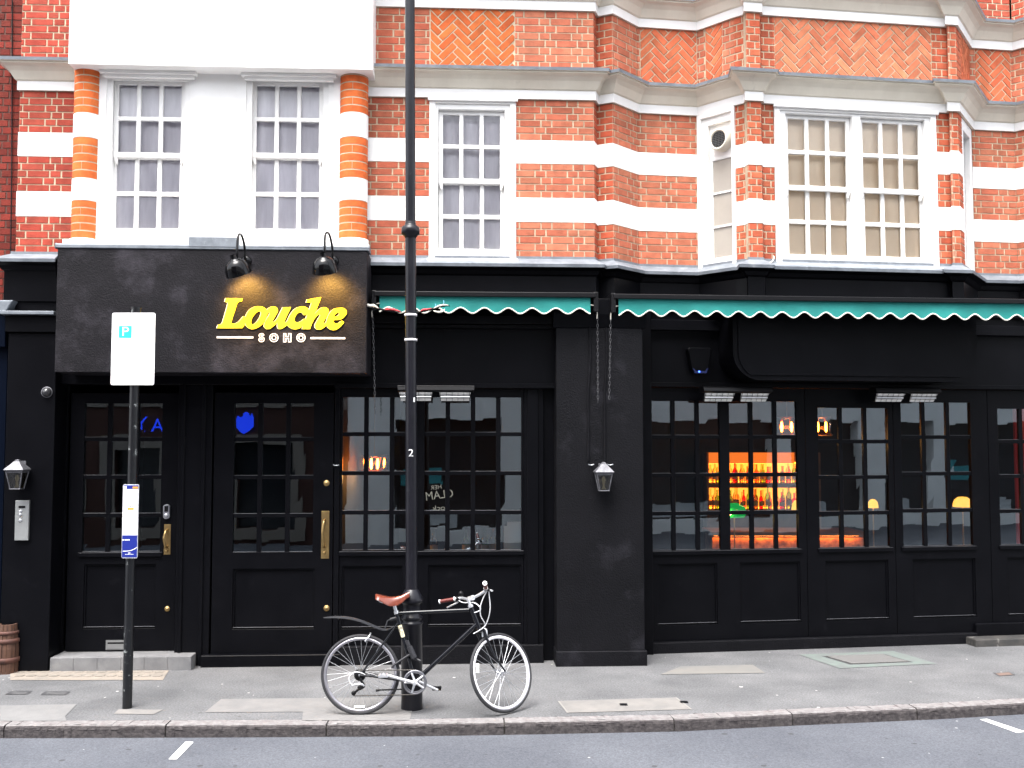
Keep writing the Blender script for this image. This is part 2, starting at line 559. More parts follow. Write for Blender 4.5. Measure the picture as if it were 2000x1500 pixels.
def clip(poly, u0, u1, z0, z1):
    for ax, lim, sg in ((0, u0, 1), (0, u1, -1), (1, z0, 1), (1, z1, -1)):
        out = []
        for i in range(len(poly)):
            p, q = poly[i - 1], poly[i]
            a, b = (p[ax] - lim) * sg, (q[ax] - lim) * sg
            if a * b < 0:
                t = a / (a - b)
                out.append((p[0] + (q[0] - p[0]) * t, p[1] + (q[1] - p[1]) * t))
            if b >= 0: out.append(q)
        poly = out
        if len(poly) < 3: return []
    return poly
def herringbone(mb, fr, u0, u1, z0, z1, v, base, W=.072, n=3, J=.010, ox=0.0, oz=0.0):
    c = math.sqrt(.5)
    N = int(max(u1 - u0, z1 - z0) / W) + 10
    for a in range(-N, N):
        for m in range(-N // n, N // n):
            for (x0, y0, lx, ly) in ((a + 2 * n * m, a, n, 1), (a, a - 2 * n + 1 + 2 * n * m, 1, n)):
                q = [(x0 * W + J / 2, y0 * W + J / 2), ((x0 + lx) * W - J / 2, y0 * W + J / 2),
                     ((x0 + lx) * W - J / 2, (y0 + ly) * W - J / 2), (x0 * W + J / 2, (y0 + ly) * W - J / 2)]
                q = [((x - y) * c + (u0 + u1) / 2 + ox, (x + y) * c + (z0 + z1) / 2 + oz) for x, y in q]
                q = clip(q, u0, u1, z0, z1)
                if len(q) >= 3:
                    ar = abs(sum(q[i - 1][0] * q[i][1] - q[i][0] * q[i - 1][1] for i in range(len(q)))) / 2
                    if ar > .0004: brickpoly(mb, fr, q, v, bcol(base, .2))

# ================================================================== GROUND
KERB = [atZ(px, py) for px, py in ((-900, 1424), (0, 1417.5), (450, 1416), (800, 1414), (1000, 1411), (1320, 1405), (1570, 1393), (1830, 1382), (2000, 1372.5), (2600, 1338))]
KERB = [(p.x, p.y) for p in KERB]
KH = .092
def kerb_y(x):
    for a, b in zip(KERB, KERB[1:]):
        if a[0] <= x <= b[0]: return a[1] + (b[1] - a[1]) * (x - a[0]) / (b[0] - a[0])
    return KERB[0][1] if x < KERB[0][0] else KERB[-1][1]

def ground_mat(name, c1, c2, spots, spot_c, spot_thr, big, sc1, patch=None):
    m = bpy.data.materials.new(name)
    n, l = nt(m)
    b = n['Principled BSDF']
    b.inputs['Roughness'].default_value = .85
    b.inputs['Specular IOR Level'].default_value = .35
    tc = n.new('ShaderNodeTexCoord')
    def noise(s, d=6, r=.6):
        z = n.new('ShaderNodeTexNoise')
        z.inputs['Scale'].default_value = s; z.inputs['Detail'].default_value = d; z.inputs['Roughness'].default_value = r
        l.new(tc.outputs['Object'], z.inputs['Vector'])
        return z.outputs['Fac']
    def rng(v, a, b_, lo=0, hi=1):
        r = n.new('ShaderNodeMapRange')
        r.inputs['From Min'].default_value = a; r.inputs['From Max'].default_value = b_
        r.inputs['To Min'].default_value = lo; r.inputs['To Max'].default_value = hi
        l.new(v, r.inputs['Value'])
        return r.outputs[0]
    def mix(f, a, b_, mode='MIX'):
        x = n.new('ShaderNodeMix'); x.data_type = 'RGBA'; x.blend_type = mode
        if isinstance(f, float): x.inputs['Factor'].default_value = f
        else: l.new(f, x.inputs['Factor'])
        for k, q in (('A', a), ('B', b_)):
            if isinstance(q, tuple): x.inputs[k].default_value = (*q, 1)
            else: l.new(q, x.inputs[k])
        return x.outputs['Result']
    base = mix(rng(noise(big, 7, .62), .36, .64), c1, c2)
    fine = rng(noise(sc1, 4, .8), .3, .7, .52, 1.42)
    g = n.new('ShaderNodeCombineColor')
    for k in range(3): l.new(fine, g.inputs[k])
    base = mix(1.0, base, g.outputs[0], 'MULTIPLY')
    if patch:
        base = mix(rng(noise(patch[0], 2, .5), patch[1], patch[1] + .02), base, patch[2])
    for (s, thr, c) in spots:
        vo = n.new('ShaderNodeTexVoronoi')
        vo.inputs['Scale'].default_value = s
        vo.inputs['Randomness'].default_value = 1
        l.new(tc.outputs['Object'], vo.inputs['Vector'])
        sep = n.new('ShaderNodeSeparateColor')
        l.new(vo.outputs['Color'], sep.inputs[0])
        th = n.new('ShaderNodeMath'); th.operation = 'MULTIPLY'
        l.new(sep.outputs[0], th.inputs[0]); th.inputs[1].default_value = thr
        lt = n.new('ShaderNodeMath'); lt.operation = 'LESS_THAN'
        l.new(vo.outputs['Distance'], lt.inputs[0]); l.new(th.outputs[0], lt.inputs[1])
        gt = n.new('ShaderNodeMath'); gt.operation = 'GREATER_THAN'
        l.new(sep.outputs[1], gt.inputs[0]); gt.inputs[1].default_value = spot_thr
        mu = n.new('ShaderNodeMath'); mu.operation = 'MULTIPLY'
        l.new(lt.outputs[0], mu.inputs[0]); l.new(gt.outputs[0], mu.inputs[1])
        base = mix(mu.outputs[0], base, c)
    l.new(base, b.inputs['Base Color'])
    bp = n.new('ShaderNodeBump')
    bp.inputs['Strength'].default_value = .35; bp.inputs['Distance'].default_value = .006
    l.new(noise(120, 4, .7), bp.inputs['Height'])
    l.new(bp.outputs[0], b.inputs['Normal'])
    return m
PAVE = ground_mat('pavement_asphalt', (.086, .087, .091), (.138, .138, .142), [(6, .11, (.42, .41, .40)), (13, .15, (.36, .355, .34)), (9, .2, (.085, .085, .085))], None, .86, 1.1, 60)
ROADM = ground_mat('road_asphalt', (.068, .073, .087), (.092, .098, .113), [(5, .09, (.4, .4, .4)), (11, .12, (.3, .3, .3)), (8, .2, (.045, .045, .05))], None, .88, .8, 70)
KERBM = pm('kerb_granite', (.21, .20, .20), .85, c2=(.14, .13, .13), scale=22, bump=.9, bscale=35, dirt=(.11, .085, .085), dscale=14, dlo=.5, dhi=.75)
LINE = pm('road_line_paint', (.78, .77, .74), .8, c2=(.6, .6, .58), scale=9)

mb = MB()
mb.add([(-90, -60, -KH), (90, -60, -KH), (90, 60, -KH), (-90, 60, -KH)], [(0, 1, 2, 3)])
struct('road', mb, ROADM)
mb = MB()
nX = len(KERB)
for a, b in zip(KERB, KERB[1:]):
    mb.add([(a[0], a[1] + .13, 0), (b[0], b[1] + .13, 0), (b[0], 40, 0), (a[0], 40, 0)], [(0, 1, 2, 3)])
struct('pavement', mb, PAVE)
mb = MB()
dens = []
for a, b in zip(KERB, KERB[1:]):
    l_ = math.hypot(b[0] - a[0], b[1] - a[1])
    k = max(1, round(l_ / .06))
    for i in range(k): dens.append((a[0] + (b[0] - a[0]) * i / k, a[1] + (b[1] - a[1]) * i / k))
stone, s0 = [], 0
joints = sorted(atZ(px, 1411).x for px in (-420, 20, 330, 640, 985, 1320, 1565, 1832, 2120))
def kerb_stone(pts):
    if len(pts) < 2: return
    sweepm = MB()
    prof = [(.0, -KH - .05), (.003, -.03), (0, -.014), (-.008, -.004), (-.022, .001), (-.128, .002), (-.13, -KH)]
    sweepm.sweep(pts, prof, [2, 2, 2, 0, 0, 0])
    for v in sweepm.v:
        if v.z > -KH - .02:
            v.z += random.uniform(-.003, .002); v.y += random.uniform(-.004, .002) if v.z < -.002 else 0
    for f_, m_ in zip(sweepm.f, sweepm.m): mb.add([sweepm.v[i] for i in f_], [tuple(range(len(f_)))], m_)
cur = []
for p in dens:
    if joints and p[0] > joints[0]:
        jx = joints.pop(0)
        cur = [c for c in cur if c[0] < jx - .035]
        kerb_stone(cur + [(jx - .005, kerb_y(jx - .005))])
        cur = [(jx + .005, kerb_y(jx + .005))]
        if p[0] < jx + .035: continue
    cur.append(p)
kerb_stone(cur)
mb.sweep(KERB, [(-.012, -KH - .02), (-.012, -.02), (-.125, -.02)], [1, 1])
struct('kerb', mb, [KERBM, pm('kerb_joint_dirt', (.05, .045, .04), .9), pm('kerb_face_dark', (.075, .066, .066), .9, c2=(.035, .03, .032), scale=24, bump=.9, bscale=40, dirt=(.14, .13, .125), dscale=18, dlo=.6, dhi=.8)])  # the kerb's upright face is coloured darker than its top
mb = MB()
for q in (((362, 1450), (378, 1450), (345, 1484), (329, 1484)), ((1914, 1406), (1928, 1405), (2003, 1430), (1986, 1432))):
    mb.add([Vector((*atZ(px, py, -KH).xy, -KH + .004)) for px, py in q], [(3, 2, 1, 0)])
struct('road_marking', mb, LINE)
def gsheet(name, quads, m, dz=.004, kind='structure', mb=None):
    b_ = mb or MB()
    for q in quads: b_.add([Vector((*atZ(px, py).xy, dz)) for px, py in q], [tuple(range(len(q)))])
    return struct(name, b_, m)
gsheet('concrete_patch', [((400, 1392), (592, 1391), (590, 1408), (800, 1407.5), (812, 1362), (432, 1366))], pm('patch_grey', (.168, .162, .158), .9, c2=(.138, .135, .134), scale=6, bump=.3, bscale=90))
gsheet('concrete_patch', [((0, 1409), (130, 1409), (127, 1400), (150, 1376), (0, 1379))], pm('patch_light', (.165, .163, .162), .9, c2=(.137, .136, .136), scale=5, bump=.3, bscale=90))
gsheet('concrete_patch', [((222, 1395), (300, 1396), (318, 1387), (232, 1386))], CONC)
gsheet('concrete_patch', [((1290, 1318), (1495, 1315), (1470, 1299), (1330, 1302))], pm('patch_warm', (.155, .147, .135), .9, c2=(.13, .128, .124), scale=4))
gsheet('paved_strip', [((20, 1329), (318, 1329), (330, 1310), (20, 1311))], pm('strip_buff', (.235, .20, .165), .9, c2=(.17, .152, .132), scale=6))

# ================================================================== PUB BUILDING: UPPER FLOOR
Z = lambda y: L.z(y, 1085)
ZTC, ZS0, ZMC = Z(22), Z(150), Z(196)
B1T, B1B, B2T, B2B, ZBB = Z(275), Z(320), Z(387), Z(434), Z(504)
ZF0 = Z(577)
ZUP = ZTC + 2.0
pub = thing('pub_building', 'Victorian red brick pub with white bands above a black painted ground floor', 'building', (0, 9.7, 0))
P2 = lambda fr, px, v, py=300: tuple(fr(fr.u(px, py, v), v, 0).xy)
A_ = [P2(L, 718, 0), P2(L, 1160, 0), P2(L, 1166, .13), P2(L, 1197, .05), P2(R, 1246, 0), P2(R, 1364, 0),
      P2(R, 1437, -.37), P2(R, 1459, -.46), P2(R, 1461, -.53), P2(R, 1487, -.53), P2(R, 1489, -.47), P2(R, 1512, -.47),
      P2(R, 1828, -.47), P2(R, 1855, -.47), P2(R, 1857, -.53), P2(R, 1872, -.53), P2(R, 1879, -.40), P2(R, 1899, 0), P2(R, 1982, 0),
      P2(R, 2010, -.12), P2(R, 2300, -.12)]
SEG = ['L', 'b', 'b', 'b', 'b', 'vent', 'b', 'b', 'b', 'b', 'b', 'win', 'b', 'b', 'b', 'b', 'cant', 'b', 'b', 'b']
wall, BANDS = MB(), {}
def bandz(key, fr, *a): BANDS.setdefault(key, MB()).box(fr, *a)
def piece(fr, u0, u1, z0, z1, v=0.0, n=None, base=ORG, t=.22, mort=1, ph=0.0):
    if getattr(fr, 'len', 9) < .115 and t < .2: t = .012
    wall.box(fr, u0, u1, v, v + t, z0, z1, mort)
    bricks(wall, fr, u0, u1, z0, z1, v, n or max(1, round((z1 - z0) / .0685)), base, ph=ph)
# left stretch of the brick front, with the single sash window
uA, uB = L.u(718, 350), L.u(1160, 350)
w3 = (L.u(839, 360), L.u(1007, 360), Z(513), ZMC)
for (z0, z1, n) in ((B1T, ZMC, 6), (B2T, B1B, 5), (ZBB, B2B, 5)):
    piece(L, uA, w3[0], z0, z1, 0, n, (.40, .105, .058))
    piece(L, w3[1], uB, z0, z1, 0, n, ORG, ph=.05)
piece(L, uA, L.u(839, 80), ZS0, ZTC, 0, 9, (.40, .105, .058))
piece(L, L.u(1006, 80), uB, ZS0, ZTC, 0, 9, ORG)
hb = (L.u(840, 80) + .004, L.u(1005, 80), ZS0, ZTC)
wall.box(L, L.u(839, 80), L.u(1006, 80), 0.0, .22, ZS0, ZTC, 1)
herringbone(wall, L, *hb, 0, (.52, .115, .03), W=.07)
for (z0, z1) in ((B1B, B1T), (B2B, B2T)):
    bandz((1, z0), L, uA, w3[0], -.006, .22, z0, z1)
    bandz((2, z0), L, w3[1], uB, -.006, .22, z0, z1)
# the stepped stretch round the bay
NB = {5: None}
for i, k in enumerate(SEG):
    if k == 'L': continue
    fr = seg_frame(A_[i], A_[i + 1])
    ln = fr.len
    if ln < .012: continue
    base = (.40, .085, .040) if i in (1, 2) else ORG if i < 6 or i > 15 else (.43, .10, .048)
    if i in (9, 10): base = (.36, .085, .042)
    e = .0006 * (i % 3)
    if k == 'b':
        for (z0, z1, n) in ((B1T, ZMC, 6), (B2T, B1B, 5), (ZBB, B2B, 5)): piece(fr, 0, ln, z0, z1, e, n, base, t=.12)
        for (z0, z1) in ((B1B, B1T), (B2B, B2T)): bandz((2 if i < 5 else 3 if i < 11 else 4 if i < 16 else 5, z0), fr, -.003, ln + .003, -.006 - e, .012 if ln < .115 else .12, z0, z1)
    # frieze with herringbone panels
    pan = {4: (.03, ln - .005), 5: (.10, ln - .14), 11: (.02, ln - .02), 17: (.06, ln - .02), 16: (.03, ln - .03)}.get(i)
    if pan:
        for a, b in ((0, pan[0]), (pan[1], ln)): piece(fr, a, b, ZS0, ZTC, e, 9, base, t=.12)
        wall.box(fr, pan[0], pan[1], e + .001, .12, ZS0, ZTC, 1)
        herringbone(wall, fr, pan[0] + .005, pan[1] - .005, ZS0, ZTC, e, (.50, .125, .055) if i != 11 else (.50, .15, .075), W=.07)
    elif k != 'b': piece(fr, 0, ln, ZS0, ZTC, e, 9, base, t=.12)
    else: piece(fr, 0, ln, ZS0, ZTC, e, 9, base, t=.12)
# brickwork above the top cornice
for i, k in enumerate(SEG):
    fr = seg_frame(A_[i], A_[i + 1])
    if fr.len > .012: piece(fr, 0, fr.len, ZTC + .24, ZTC + .9, .02, 9, RED if i > 15 else ORG, t=.12)
# left end of the front
uL0, uL1 = L.u(36, 300), L.u(150, 300)
for (z0, z1, n) in ((B1T, ZMC, 6), (B2T, B1B, 5), (ZBB, B2B, 5), (ZS0, ZUP, None)):
    piece(L, uL0, uL1, z0, z1, 0, n, LEFTRED)
    wall.box(L, uL0, uL0 + .2, .2, .6, z0, z1, 1)
for (z0, z1) in ((B1B, B1T), (B2B, B2T)): bandz((0, z0), L, uL0 - .005, uL1, -.006, .22, z0, z1)
wall.build('brick_wall', [BRICK, MORTAR], pub)
for b_ in BANDS.values(): b_.build('white_band', WHITE, pub)
# solid dark body behind the fronts, added to block the sky
core = MB()
core.box(L, uL0, L.u(1160), .45, 5.5, ZF0 - .55, ZUP + 4, 0)
core.box(R, R.u(1246), 9, .45, 5.0, ZF0 - .55, ZUP + 4, 0)
core.box(L, uL0, L.u(730), .02, .45, ZTC, ZUP + 4, 0)
core.box(L, L.u(715), L.u(1160), .15, .45, ZTC + .85, ZUP + 4, 0)
core.box(R, R.u(1246), 9, .15, .45, ZTC + .85, ZUP + 4, 0)
core.build('sky_block_core', ROOMDARK, pub)
# cornices
mid, top = MB(), MB()
prof = [(.028, 0), (.028, .088), (.045, .098), (.06, .125), (.085, .17), (.12, .205), (.165, .222), (.165, .238), (.185, .240)]
lead = [(.186, .238), (.190, .268), (.0, .29)]
def cornice(m, path, z):
    m.sweep(path, [(0, z)] + [(o, z + h) for o, h in prof], [1] + [0] + [1] * 7)
    m.sweep(path, [(o, z + h) for o, h in lead], [2, 2])
cornice(mid, A_, ZMC)
lp = [P2(L, 38, .5), P2(L, 38, 0), P2(L, 150, 0)]
lp[0] = (lp[1][0] - .02, lp[1][1] + .5)
lpc = MB(); cornice(lpc, lp, ZMC); lpc.build('cornice', [WHITE, CREAM, LEAD], pub)
cornice(top, A_, ZTC)
mid.build('cornice', [WHITE, CREAM, LEAD], pub)
top.build('cornice', [WHITE, CREAM, LEAD], pub)
# lead dressing on top of the black shopfront and the black entablature itself
ent = MB()
epath = A_
zl = ZBB
ep = [(.02, ZF0 - .10), (.02, ZF0 + .185), (.04, ZF0 + .20), (.06, ZF0 + .235), (.10, ZF0 + .255), (.115, ZF0 + .27)]
ent.sweep(epath, ep, [0] * 5)
ent.sweep(epath, [(.117, ZF0 + .262), (.122, ZF0 + .292), (.012, zl - .012), (.012, zl + .012)], [1, 1, 1])
lpe = [(P2(L, 30, 0)[0] - .02, P2(L, 30, 0)[1] + .5), P2(L, 30, 0), P2(L, 125, 0)]
ent.sweep(lpe, [(o + .03, z) for o, z in ep], [0] * 5)
ent.sweep(lpe, [(.147, ZF0 + .262), (.152, ZF0 + .292), (.012, zl - .012), (.012, zl + .012)], [1, 1, 1])
ent.box(L, L.u(30), L.u(1160), .02, .5, ZF0 - .12, ZBB - .02)
ent.box(L, L.u(1160), L.u(1238), .3, .5, ZF0 - .12, ZBB - .02)
ent.box(R, R.u(1246), 8.5, .02, .5, ZF0 - .12, ZBB - .02)
ent.build('entablature', [BLACK, LEAD], pub)

# ---- sash windows
def sash_window(fr, v, outer, up, low, ncol, head=True, glass=GLASS2, parent=pub, bar=.040, horn=True, sill=True, sets=None):
    """outer rect; up and low: lists of glazed rects (u0,u1,z0,z1)"""
    o = MB()
    holes = []
    for a, b in zip(up, low): holes.append((a[0] - .045, a[1] + .045, b[2] - .05, a[3] + .04))
    o.slab(fr, *outer, v, v + .16, holes)
    o.slab(fr, outer[0] - .004, outer[1] + .004, outer[2], outer[3] - .001, v - .022, v - .0005, [(outer[0] + .055, outer[1] - .055, outer[2] - 1, outer[3] - .055)])
    if head:
        o.box(fr, outer[0] - .02, outer[1] + .02, v - .05, v - .024, outer[3] - .035, outer[3] - .002)
    if sill: o.box(fr, outer[0] - .02, outer[1] + .02, v - .07, v + .1, outer[2] - .045, outer[2] + .002)
    w = o.build('window', WHITE, parent, bevel=.004, segs=1)
    g = MB()
    for nm, rs, vv in (('upper_sash', up, v + .050), ('lower_sash', low, v + .095)):
        for r in rs:
            m = MB()
            hs_ = []
            pw, ph_ = (r[1] - r[0] - bar * (ncol - 1)) / ncol, (r[3] - r[2] - bar) / 2
            for i in range(ncol):
                for j in range(2):
                    u0, z0 = r[0] + i * (pw + bar), r[2] + j * (ph_ + bar)
                    hs_.append((u0, u0 + pw, z0, z0 + ph_))
            m.slab(fr, r[0] - .043, r[1] + .043, r[2] - (.045 if nm == 'lower_sash' else .05), r[3] + (.038 if nm == 'upper_sash' else .03), vv, vv + .04, hs_)
            if nm == 'upper_sash' and horn:
                for s in (-1, 1):
                    u = r[0] - .022 if s < 0 else r[1] + .022
                    m.poly(fr, [(u - .02, r[2] - .05), (u + .02, r[2] - .05), (u + .02 - .01 * (s + 1), r[2] - .1), (u + .0 - .01 * s, r[2] - .12), (u - .02 - .01 * (s - 1), r[2] - .1)][::-1], vv, vv + .04)
            m.build(nm, WHITE, w, bevel=.005, segs=1)
            g.add([fr(r[0] - .01, vv + .02, r[2] - .01), fr(r[1] + .01, vv + .02, r[2] - .01), fr(r[1] + .01, vv + .02, r[3] + .01), fr(r[0] - .01, vv + .02, r[3] + .01)], [(0, 1, 2, 3)])
    g.build('pane', glass, w)
    return w
def curtain(name, fr, u0, u1, z0, z1, v, m, label, cat, folds=7, amp=.006, group=None, flat=False):
    b_ = MB()
    n = folds * 8
    vs_ = []
    for j in range(2):
        z = (z0, z1)[j]
        for i in range(n + 1):
            t = i / n
            a = 0 if flat else amp * (math.sin(t * folds * 2 * math.pi) + .5 * math.sin(t * folds * 3.1 + 1))
            vs_.append(fr(u0 + (u1 - u0) * t, v + a, z))
    k = len(vs_)
    vs2 = [p + fr.dv * .003 for p in vs_]
    fs = [(i, i + 1, n + 2 + i, n + 1 + i) for i in range(n)]
    b_.add(vs_, fs, smooth=True)
    b_.add(vs2, [tuple(reversed(f)) for f in fs], smooth=True)
    if flat: b_.box(fr, u0, u1, v - .006, v + .006, z0 - .012, z0 - .001)
    o = b_.build(name, m)
    return tag(o, label, cat, group)

# white bay over the sign box
VB = -.16
zbT, zbB = L.z(130, 420, -.36), L.z(474, 420, -.3)
wb = MB()
o1 = (L.u(205, 300, VB), L.u(378, 300, VB), L.z(461, 290, VB), L.z(145, 290, VB))
o2 = (L.u(479, 300, VB), L.u(651, 300, VB), L.z(461, 560, VB), L.z(146, 560, VB))
wb.slab(L, L.u(150, 300, VB), L.u(705, 300, VB), zbB - .3, zbT + .01, VB, .3, [o1, o2])
wb.box(L, L.u(135, 60, -.36), L.u(728, 60, -.36), -.36, .3, zbT, zbT + 2.6)
wb.box(L, L.u(122, 470, -.34), L.u(719, 470, -.34), -.34, VB - .003, L.z(481, 420, -.34), L.z(470, 420, -.34))
for x0, x1 in ((196, 385), (472, 658)):
    a, b = L.u(x0, 140, -.2), L.u(x1, 140, -.2)
    wb.box(L, a, b, -.235, VB - .004, zbT - .03, zbT - .002)
    wb.box(L, a + .03, b - .03, -.21, VB - .004, zbT - .062, zbT - .03)
wb.build('white_bay', WHITE, pub, bevel=.006, segs=1)
# round brick columns either side of it
for xc0, xc1 in ((137, 189), (661, 717)):
    vC = -.12
    ua, ub = L.u(xc0, 310, -.2), L.u(xc1, 310, -.2)
    uc, r = (ua + ub) / 2, (ub - ua) / 2
    c_ = MB()
    M = Matrix.Translation(L(uc, vC, 0)) @ Matrix.Rotation(L.a, 4, 'Z')
    c_.lathe([(r - .0022, zbB), (r - .0022, zbT)], 40, 1, M, a0=math.pi, a1=2 * math.pi)
    zz = [L.z(y, (xc0 + xc1) / 2, -.28) for y in (128, 217, 264, 345, 388, 463)]
    for (za, zb, n) in ((zz[1], zz[0], 6), (zz[3], zz[2], 5), (zz[5], zz[4], 5)):
        ch = (za - zb) / n * -1
        for q in range(n):
            z0, z1 = za + q * ch + .005, za + (q + 1) * ch - .005
            cuts = [math.pi, math.pi * 1.5, 2 * math.pi] if q % 2 else [math.pi, math.pi * 2]
            if q % 2 == 0: cuts = [math.pi * 1.0, math.pi * 1.12, math.pi * 1.88, math.pi * 2]
            for a0, a1 in zip(cuts, cuts[1:]):
                cc = bcol(COLO, .1)
                k0 = len(c_.v)
                for pf in ([(r - .004, z0), (r, z0 + .002)], [(r, z0 + .002), (r, z1 - .002)], [(r, z1 - .002), (r - .004, z1)]): c_.lathe(pf, 14, 0, M, True, a0 + .018, a1 - .018)
                for t in range(len(c_.f)):
                    if c_.f[t][0] >= k0: c_.c[t] = cc
    for (za, zb) in ((zz[2], zz[1]), (zz[4], zz[3])):
        for pf in ([(r - .004, za), (r + .002, za)], [(r + .002, za), (r + .002, zb)], [(r + .002, zb), (r - .004, zb)]): c_.lathe(pf, 40, 2, M, a0=math.pi, a1=2 * math.pi)
    c_.lathe([(r + .012, zbB), (r + .012, zz[5]), (r - .004, zz[5])], 40, 2, M, a0=math.pi, a1=2 * math.pi)
    c_.build('brick_column', [BRICK, MORTAR, WHITE], pub)
def grect(fr, v, x0, x1, yt, yb): return fr.rect(x0, yt, x1, yb, v)
VW = VB + .09
sash_window(L, VB + .04, o1, [grect(L, VW, 231, 353.5, 166, 298)], [grect(L, VW + .04, 226, 350, 311, 446)], 3, sill=False)
sash_window(L, VB + .04, o2, [grect(L, VW, 501, 623, 168, 299)], [grect(L, VW + .04, 499, 623, 312, 447)], 3, sill=False)
curtain('net_curtain', L, L.u(215, 300, .05), L.u(365, 300, .05), o1[2] + .05, o1[3] - .05, .006, NET, 'grey net curtain in the leftmost upper sash window above the sign board', 'curtain', 5, group='net curtains upstairs')
curtain('net_curtain', L, L.u(485, 300, .05), L.u(640, 300, .05), o2[2] + .05, o2[3] - .05, .006, NET, 'grey net curtain in the upper sash window above the two sign lamps', 'curtain', 4, group='net curtains upstairs')
wall_behind = MB()
sash_window(L, .0, (w3[0], w3[1], w3[2] + .02, w3[3]), [grect(L, .05, 865, 976.5, 225, 349)], [grect(L, .09, 865, 977.5, 361, 486)], 3)
curtain('net_curtain', L, w3[0] + .1, w3[1] - .1, w3[2] + .05, w3[3] - .08, .145, NET, 'grey net curtain in the single sash window beside the lamp post, between red brickwork', 'curtain', 4, group='net curtains upstairs')
# double sash window on the front of the bay
fw = seg_frame(A_[11], A_[12])
ou = (.005, fw.len - .005, fw.z(521, 1680), ZMC)
ups = [grect(fw, .05, 1539.5, 1653, 234, 363), grect(fw, .05, 1685.5, 1795, 242, 369)]
lows = [grect(fw, .09, 1541.5, 1656, 371, 497), grect(fw, .09, 1690.5, 1799, 377, 502)]
z1 = (ups[0][2] + ups[1][2]) / 2; z2 = (ups[0][3] + ups[1][3]) / 2; z3 = (lows[0][2] + lows[1][2]) / 2; z4 = (lows[0][3] + lows[1][3]) / 2
ups = [(r[0], r[1], z1, z2) for r in ups]; lows = [(r[0], r[1], z3, z4) for r in lows]
sash_window(fw, .0, ou, ups, lows, 3)
for r, a, lab in ((ups[0], 0, 'drawn cream blind behind the sash pair nearer the round vent'), (ups[1], 1, 'drawn cream blind behind the right sash of the double window')):
    curtain('window_blind', fw, r[0] - .04, r[1] + .04, ou[2] + .05, ou[3] - .05, .143, BLIND, lab, 'blind', 2, .006, 'cream blinds in the double window', flat=True)
# narrow canted windows at the sides of the bay; the first one carries a round vent
fv = seg_frame(A_[5], A_[6])
vo = (.0, fv.len - .0, fv.z(527, 1405), ZMC)
o = MB()
zv0, zv1, zv2, zv3 = fv.z(300, 1408), fv.z(305, 1408), fv.z(374, 1410), fv.z(440, 1412)
ua, ub = fv.u(1383, 380), fv.u(1440, 380)
inner = (ua, ub, fv.z(508, 1412), fv.z(240, 1405))
o.slab(fv, *vo, 0, .12, [inner])
o.slab(fv, vo[0], vo[1], vo[2], vo[3], -.03, -.001, [(.05, vo[1] - .035, vo[2] - 1, vo[3] - .05)])
o.box(fv, vo[0] - .01, vo[1] + .01, -.07, -.03, vo[2] - .03, vo[2] + .01)
wv = o.build('window', WHITE, pub, bevel=.004, segs=1)
m = MB()
hs_ = [(ua + .025, ub - .02, zv1, zv0 - .0 + .0)]
panes = [(ua + .03, ub - .02, zv2 + .012, zv1 - .02), (ua + .03, ub - .02, zv3 + .012, zv2 - .008), (ua + .03, ub - .02, inner[2] + .04, zv3 - .008)]
m.slab(fv, ua, ub, inner[2], inner[3], .04, .075, panes)
m.build('casement', WHITE, wv, bevel=.004, segs=1)
m = MB()
for r in panes: m.box(fv, r[0], r[1], .055, .06, r[2], r[3])
m.build('pane', PANEWHITE, wv)
uc, zc = fv.uz(1406, 273, -.03)
Mv = Matrix.Translation(fv(uc, 0, zc)) @ Matrix.Rotation(fv.a, 4, 'Z') @ Matrix.Rotation(R_(90), 4, 'X')
m = MB()
m.lathe([(.112, -.04), (.112, .055), (.108, .068), (.098, .072), (.088, .066), (.086, .05), (.0, .05)], 32, 0, Mv)
gm = MB()
for i in range(-4, 5):
    w_ = math.sqrt(max(0, .085 ** 2 - (i * .018) ** 2))
    for a, b in (((-w_, i * .018), (w_, i * .018)), ((i * .018, -w_), (i * .018, w_))):
        gm.tube([Mv @ Vector((*a, .056)), Mv @ Vector((*b, .056))], .0016, 5)
vent = m.build('round_vent', CREAM, wv)
m = MB(); m.lathe([(.086, .0515), (.0, .0515)], 24, 0, Mv); gm.add(m.v, m.f, 1)
gm.build('vent_grille', [pm('grille_grey', (.12, .12, .12), .5), DARKMETAL], wv)
fc = seg_frame(A_[16], A_[17])
o = MB()
oc = (.01, fc.len - .02, vo[2], ZMC)
o.slab(fc, *oc, 0, .12, [(.09, oc[1] - .09, oc[2] + .07, oc[3] - .12)])
wc = o.build('window', WHITE, pub, bevel=.004, segs=1)
m = MB(); m.add([fc(.09, .06, oc[2]), fc(oc[1] - .09, .06, oc[2]), fc(oc[1] - .09, .06, oc[3]), fc(.09, .06, oc[3])], [(0, 1, 2, 3)])
m.build('pane', GLASS2, wc)

